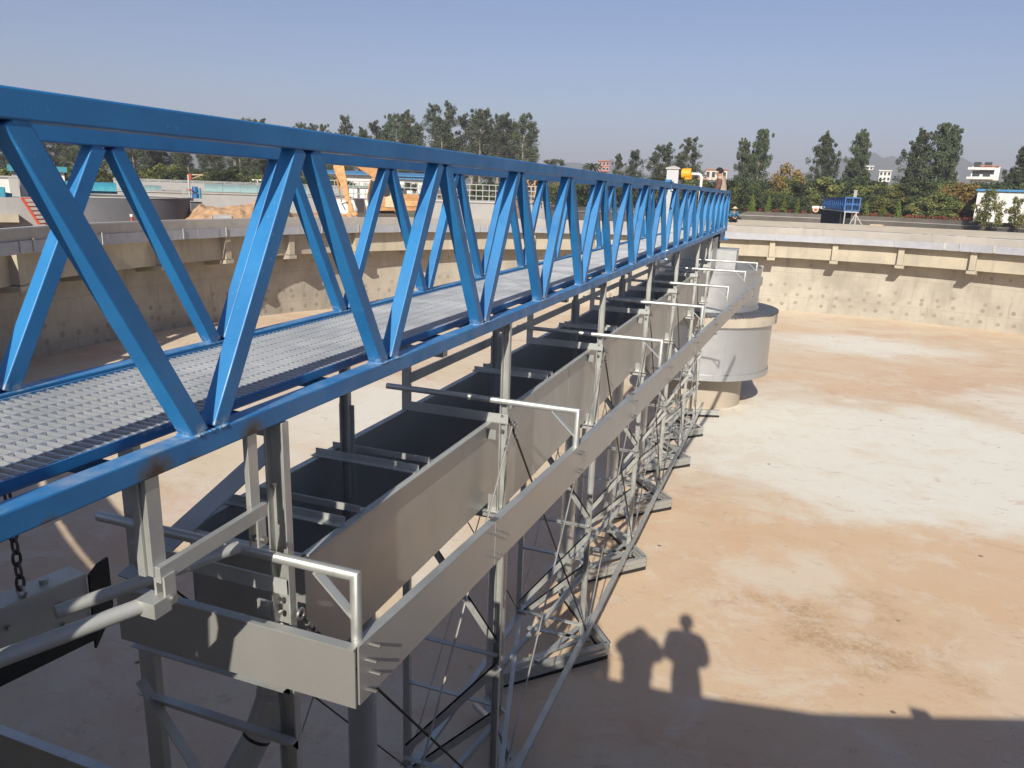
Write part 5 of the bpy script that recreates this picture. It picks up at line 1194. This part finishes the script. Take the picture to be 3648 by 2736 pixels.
for px, yt, D, lab, k, w in ((2640, 488, 150, 'left crown of the tall pair beside the man on the bridge', 2, .8), (2692, 452, 150, 'right crown of the tall pair beside the man on the bridge', 1, .85), (2920, 467, 150, 'single conical tree left of the distant blue bridge', 0, .95), (3050, 455, 152, 'single leaning tree right above the distant blue bridge', 2, .9), (3030, 560, 150, 'low side crown beside the leaning tree', 0, 1.2), (3250, 456, 150, 'left crown of the widest tree group', 0, 1.0), (3322, 430, 150, 'tallest middle crown of the widest tree group', 1, .95), (3366, 442, 153, 'right crown of the widest tree group', 2, .75), (3625, 515, 140, 'dark tree cut by the right edge of the picture', 1, 1.1), (3590, 600, 138, 'lower dark crown beside the white villa', 0, 1.2)):
    tree(BIG, px, yt, D, lab, None, w, k)
for i in range(34):
    px = 2610+i*33+random.uniform(-12, 12); tree(BUSH, px, 628+random.uniform(-15, 40)+.02*(px-2600), nd(px, 3)+random.uniform(8, 24), 'bushy green shrub in the belt behind the neighbouring tank', 'shrub belt behind the neighbouring tank', 1.15)
for i in range(30):
    px = 2620+i*36+random.uniform(-12, 12)
    if px > 3440: continue
    tree(BUSH, px, 690+random.uniform(-22, 18)+.02*(px-2600), nd(px, 3)+random.uniform(1, 7), 'low leafy shrub in the front of the belt behind the neighbouring tank', 'low shrubs behind the neighbouring tank', 1.3)
for px, yt, w, lab in ((3400, 668, 1.3, 'yellow brown shrub left of the blue roofed shed'), (3450, 650, 1.1, 'rusty autumn shrub in front of the white villa'), (3420, 722, .9, 'low orange brown shrub by the neighbouring tank')): tree(RUST, px, yt, 128, lab, None, w)
for px, yt, lab in ((3525, 672, 'green shrub standing against the blue roofed shed'), (3640, 700, 'dark shrub at the right edge before the shed')): tree(BUSH, px, yt, 112, lab, None, .7, 2)
tree(RUST, 2796, 585, 140, 'olive brown bush left of the single conical tree', None, .7)
for px in (2601, 2645, 2682, 2741, 2797, 2845, 2980, 3093, 3154, 3208): tree(CONE, px, 690+.03*(px-2650)+random.uniform(-4, 10), nd(px, 1.2), 'small clipped conical tree in the row above the neighbouring tank wall', 'row of clipped conical trees')
for px in (2620, 2668, 2713, 2770, 2822, 2870, 3060, 3120, 3185, 3245, 3262, 3300, 3350, 3378, 3420, 3460): 
    p = at(px, 700, nd(px, 2.0)); HEDGE.put((p.x, p.y, GZ+.05), .95, 'low red leaved hedge plant behind the neighbouring tank', 'red hedge plants', None, .75)
for i in range(46):
    px = 1900+i*39+random.uniform(-15, 15); tree(BUSH, px, 640+.022*(px-1900)-random.uniform(-6, 22), random.uniform(270, 420), 'distant hazy tree between the houses', 'distant trees between the houses', 1.3)
# broad umbrella tree and palm by the hills
p = thing('umbrella_tree', at(1970, 690, 220), 'flat topped umbrella tree against the hills', 'tree'); pb_ = at(1970, 690, 220); z = at(1970, 585, 220).z
MB().tube([(pb_.x, pb_.y, GZ), (pb_.x+.1, pb_.y, z-1)], [.25, .15], 6).build('trunk', M['bark'], p); m = MB(); rnd = random.Random(3)
for i in range(16): leaves(m, Vector((pb_.x+rnd.uniform(-2.3, 2.3), pb_.y+rnd.uniform(-2.3, 2.3), z+rnd.uniform(-.5, 1.2))), .9, 40, .3, rnd, .45)
m.build('crown', M['euc'], p, fix=False)
p = thing('palm_tree', at(2104, 690, 210), 'feathery palm left of the faded red house', 'palm'); pb_ = at(2104, 690, 210); z = at(2104, 590, 210).z
MB().tube([(pb_.x, pb_.y, GZ), (pb_.x, pb_.y, z)], [.3, .2], 8).build('trunk', M['bark'], p); m = MB()
for i in range(22):
    az = 2*pi*i/22*1.7; el = random.uniform(.1, 1.2); pts = [Vector((pb_.x, pb_.y, z))+Vector((cos(az), sin(az), 0))*(s_*3.2*cos(el*.6))+Vector((0, 0, 3.2*(s_*sin(el)-s_*s_*.85))) for s_ in (0, .25, .5, .75, 1)]
    for a, b in zip(pts, pts[1:]):
        sd = (b-a).cross(Vector((0, 0, 1))).normalized()*.32
        n0 = len(m.v); m.v += [a-sd-Vector((0, 0, .2)), a, b, b-sd*.8-Vector((0, 0, .2)), a+sd-Vector((0, 0, .2)), b+sd*.8-Vector((0, 0, .2))]; m.f += [[n0, n0+1, n0+2, n0+3], [n0+1, n0+4, n0+5, n0+2]]; m.sm += [False, False]
m.build('fronds', M['bush_dark'], p, fix=False)
for k_ in (EUC, BIG, BUSH, RUST, CONE, HEDGE):
    for u, (o, h) in zip(k_.used, k_.p):
        if not u:
            for ch in list(o.children): bpy.data.objects.remove(ch)
            bpy.data.objects.remove(o)

# ------------------------------------------------------------------ haze in the air
HAZE = 6.5e-4
hz = MB().box((-3100, -300, -9), (3100, 3200, 175)).build('haze', M['white'])
hz.data.materials.clear(); hm = bpy.data.materials.new('air_haze'); hm.use_nodes = True; ht = hm.node_tree
ht.nodes.remove(ht.nodes['Principled BSDF']); pv_ = ht.nodes.new('ShaderNodeVolumePrincipled'); pv_.inputs['Color'].default_value = (.64, .66, .76, 1)
pv_.inputs['Density'].default_value = HAZE; pv_.inputs['Anisotropy'].default_value = 0.0
ht.links.new(pv_.outputs[0], ht.nodes['Material Output'].inputs['Volume']); hz.data.materials.append(hm)
tag(hz, 'thin pale haze in the air over the whole site', 'haze', kind='stuff')
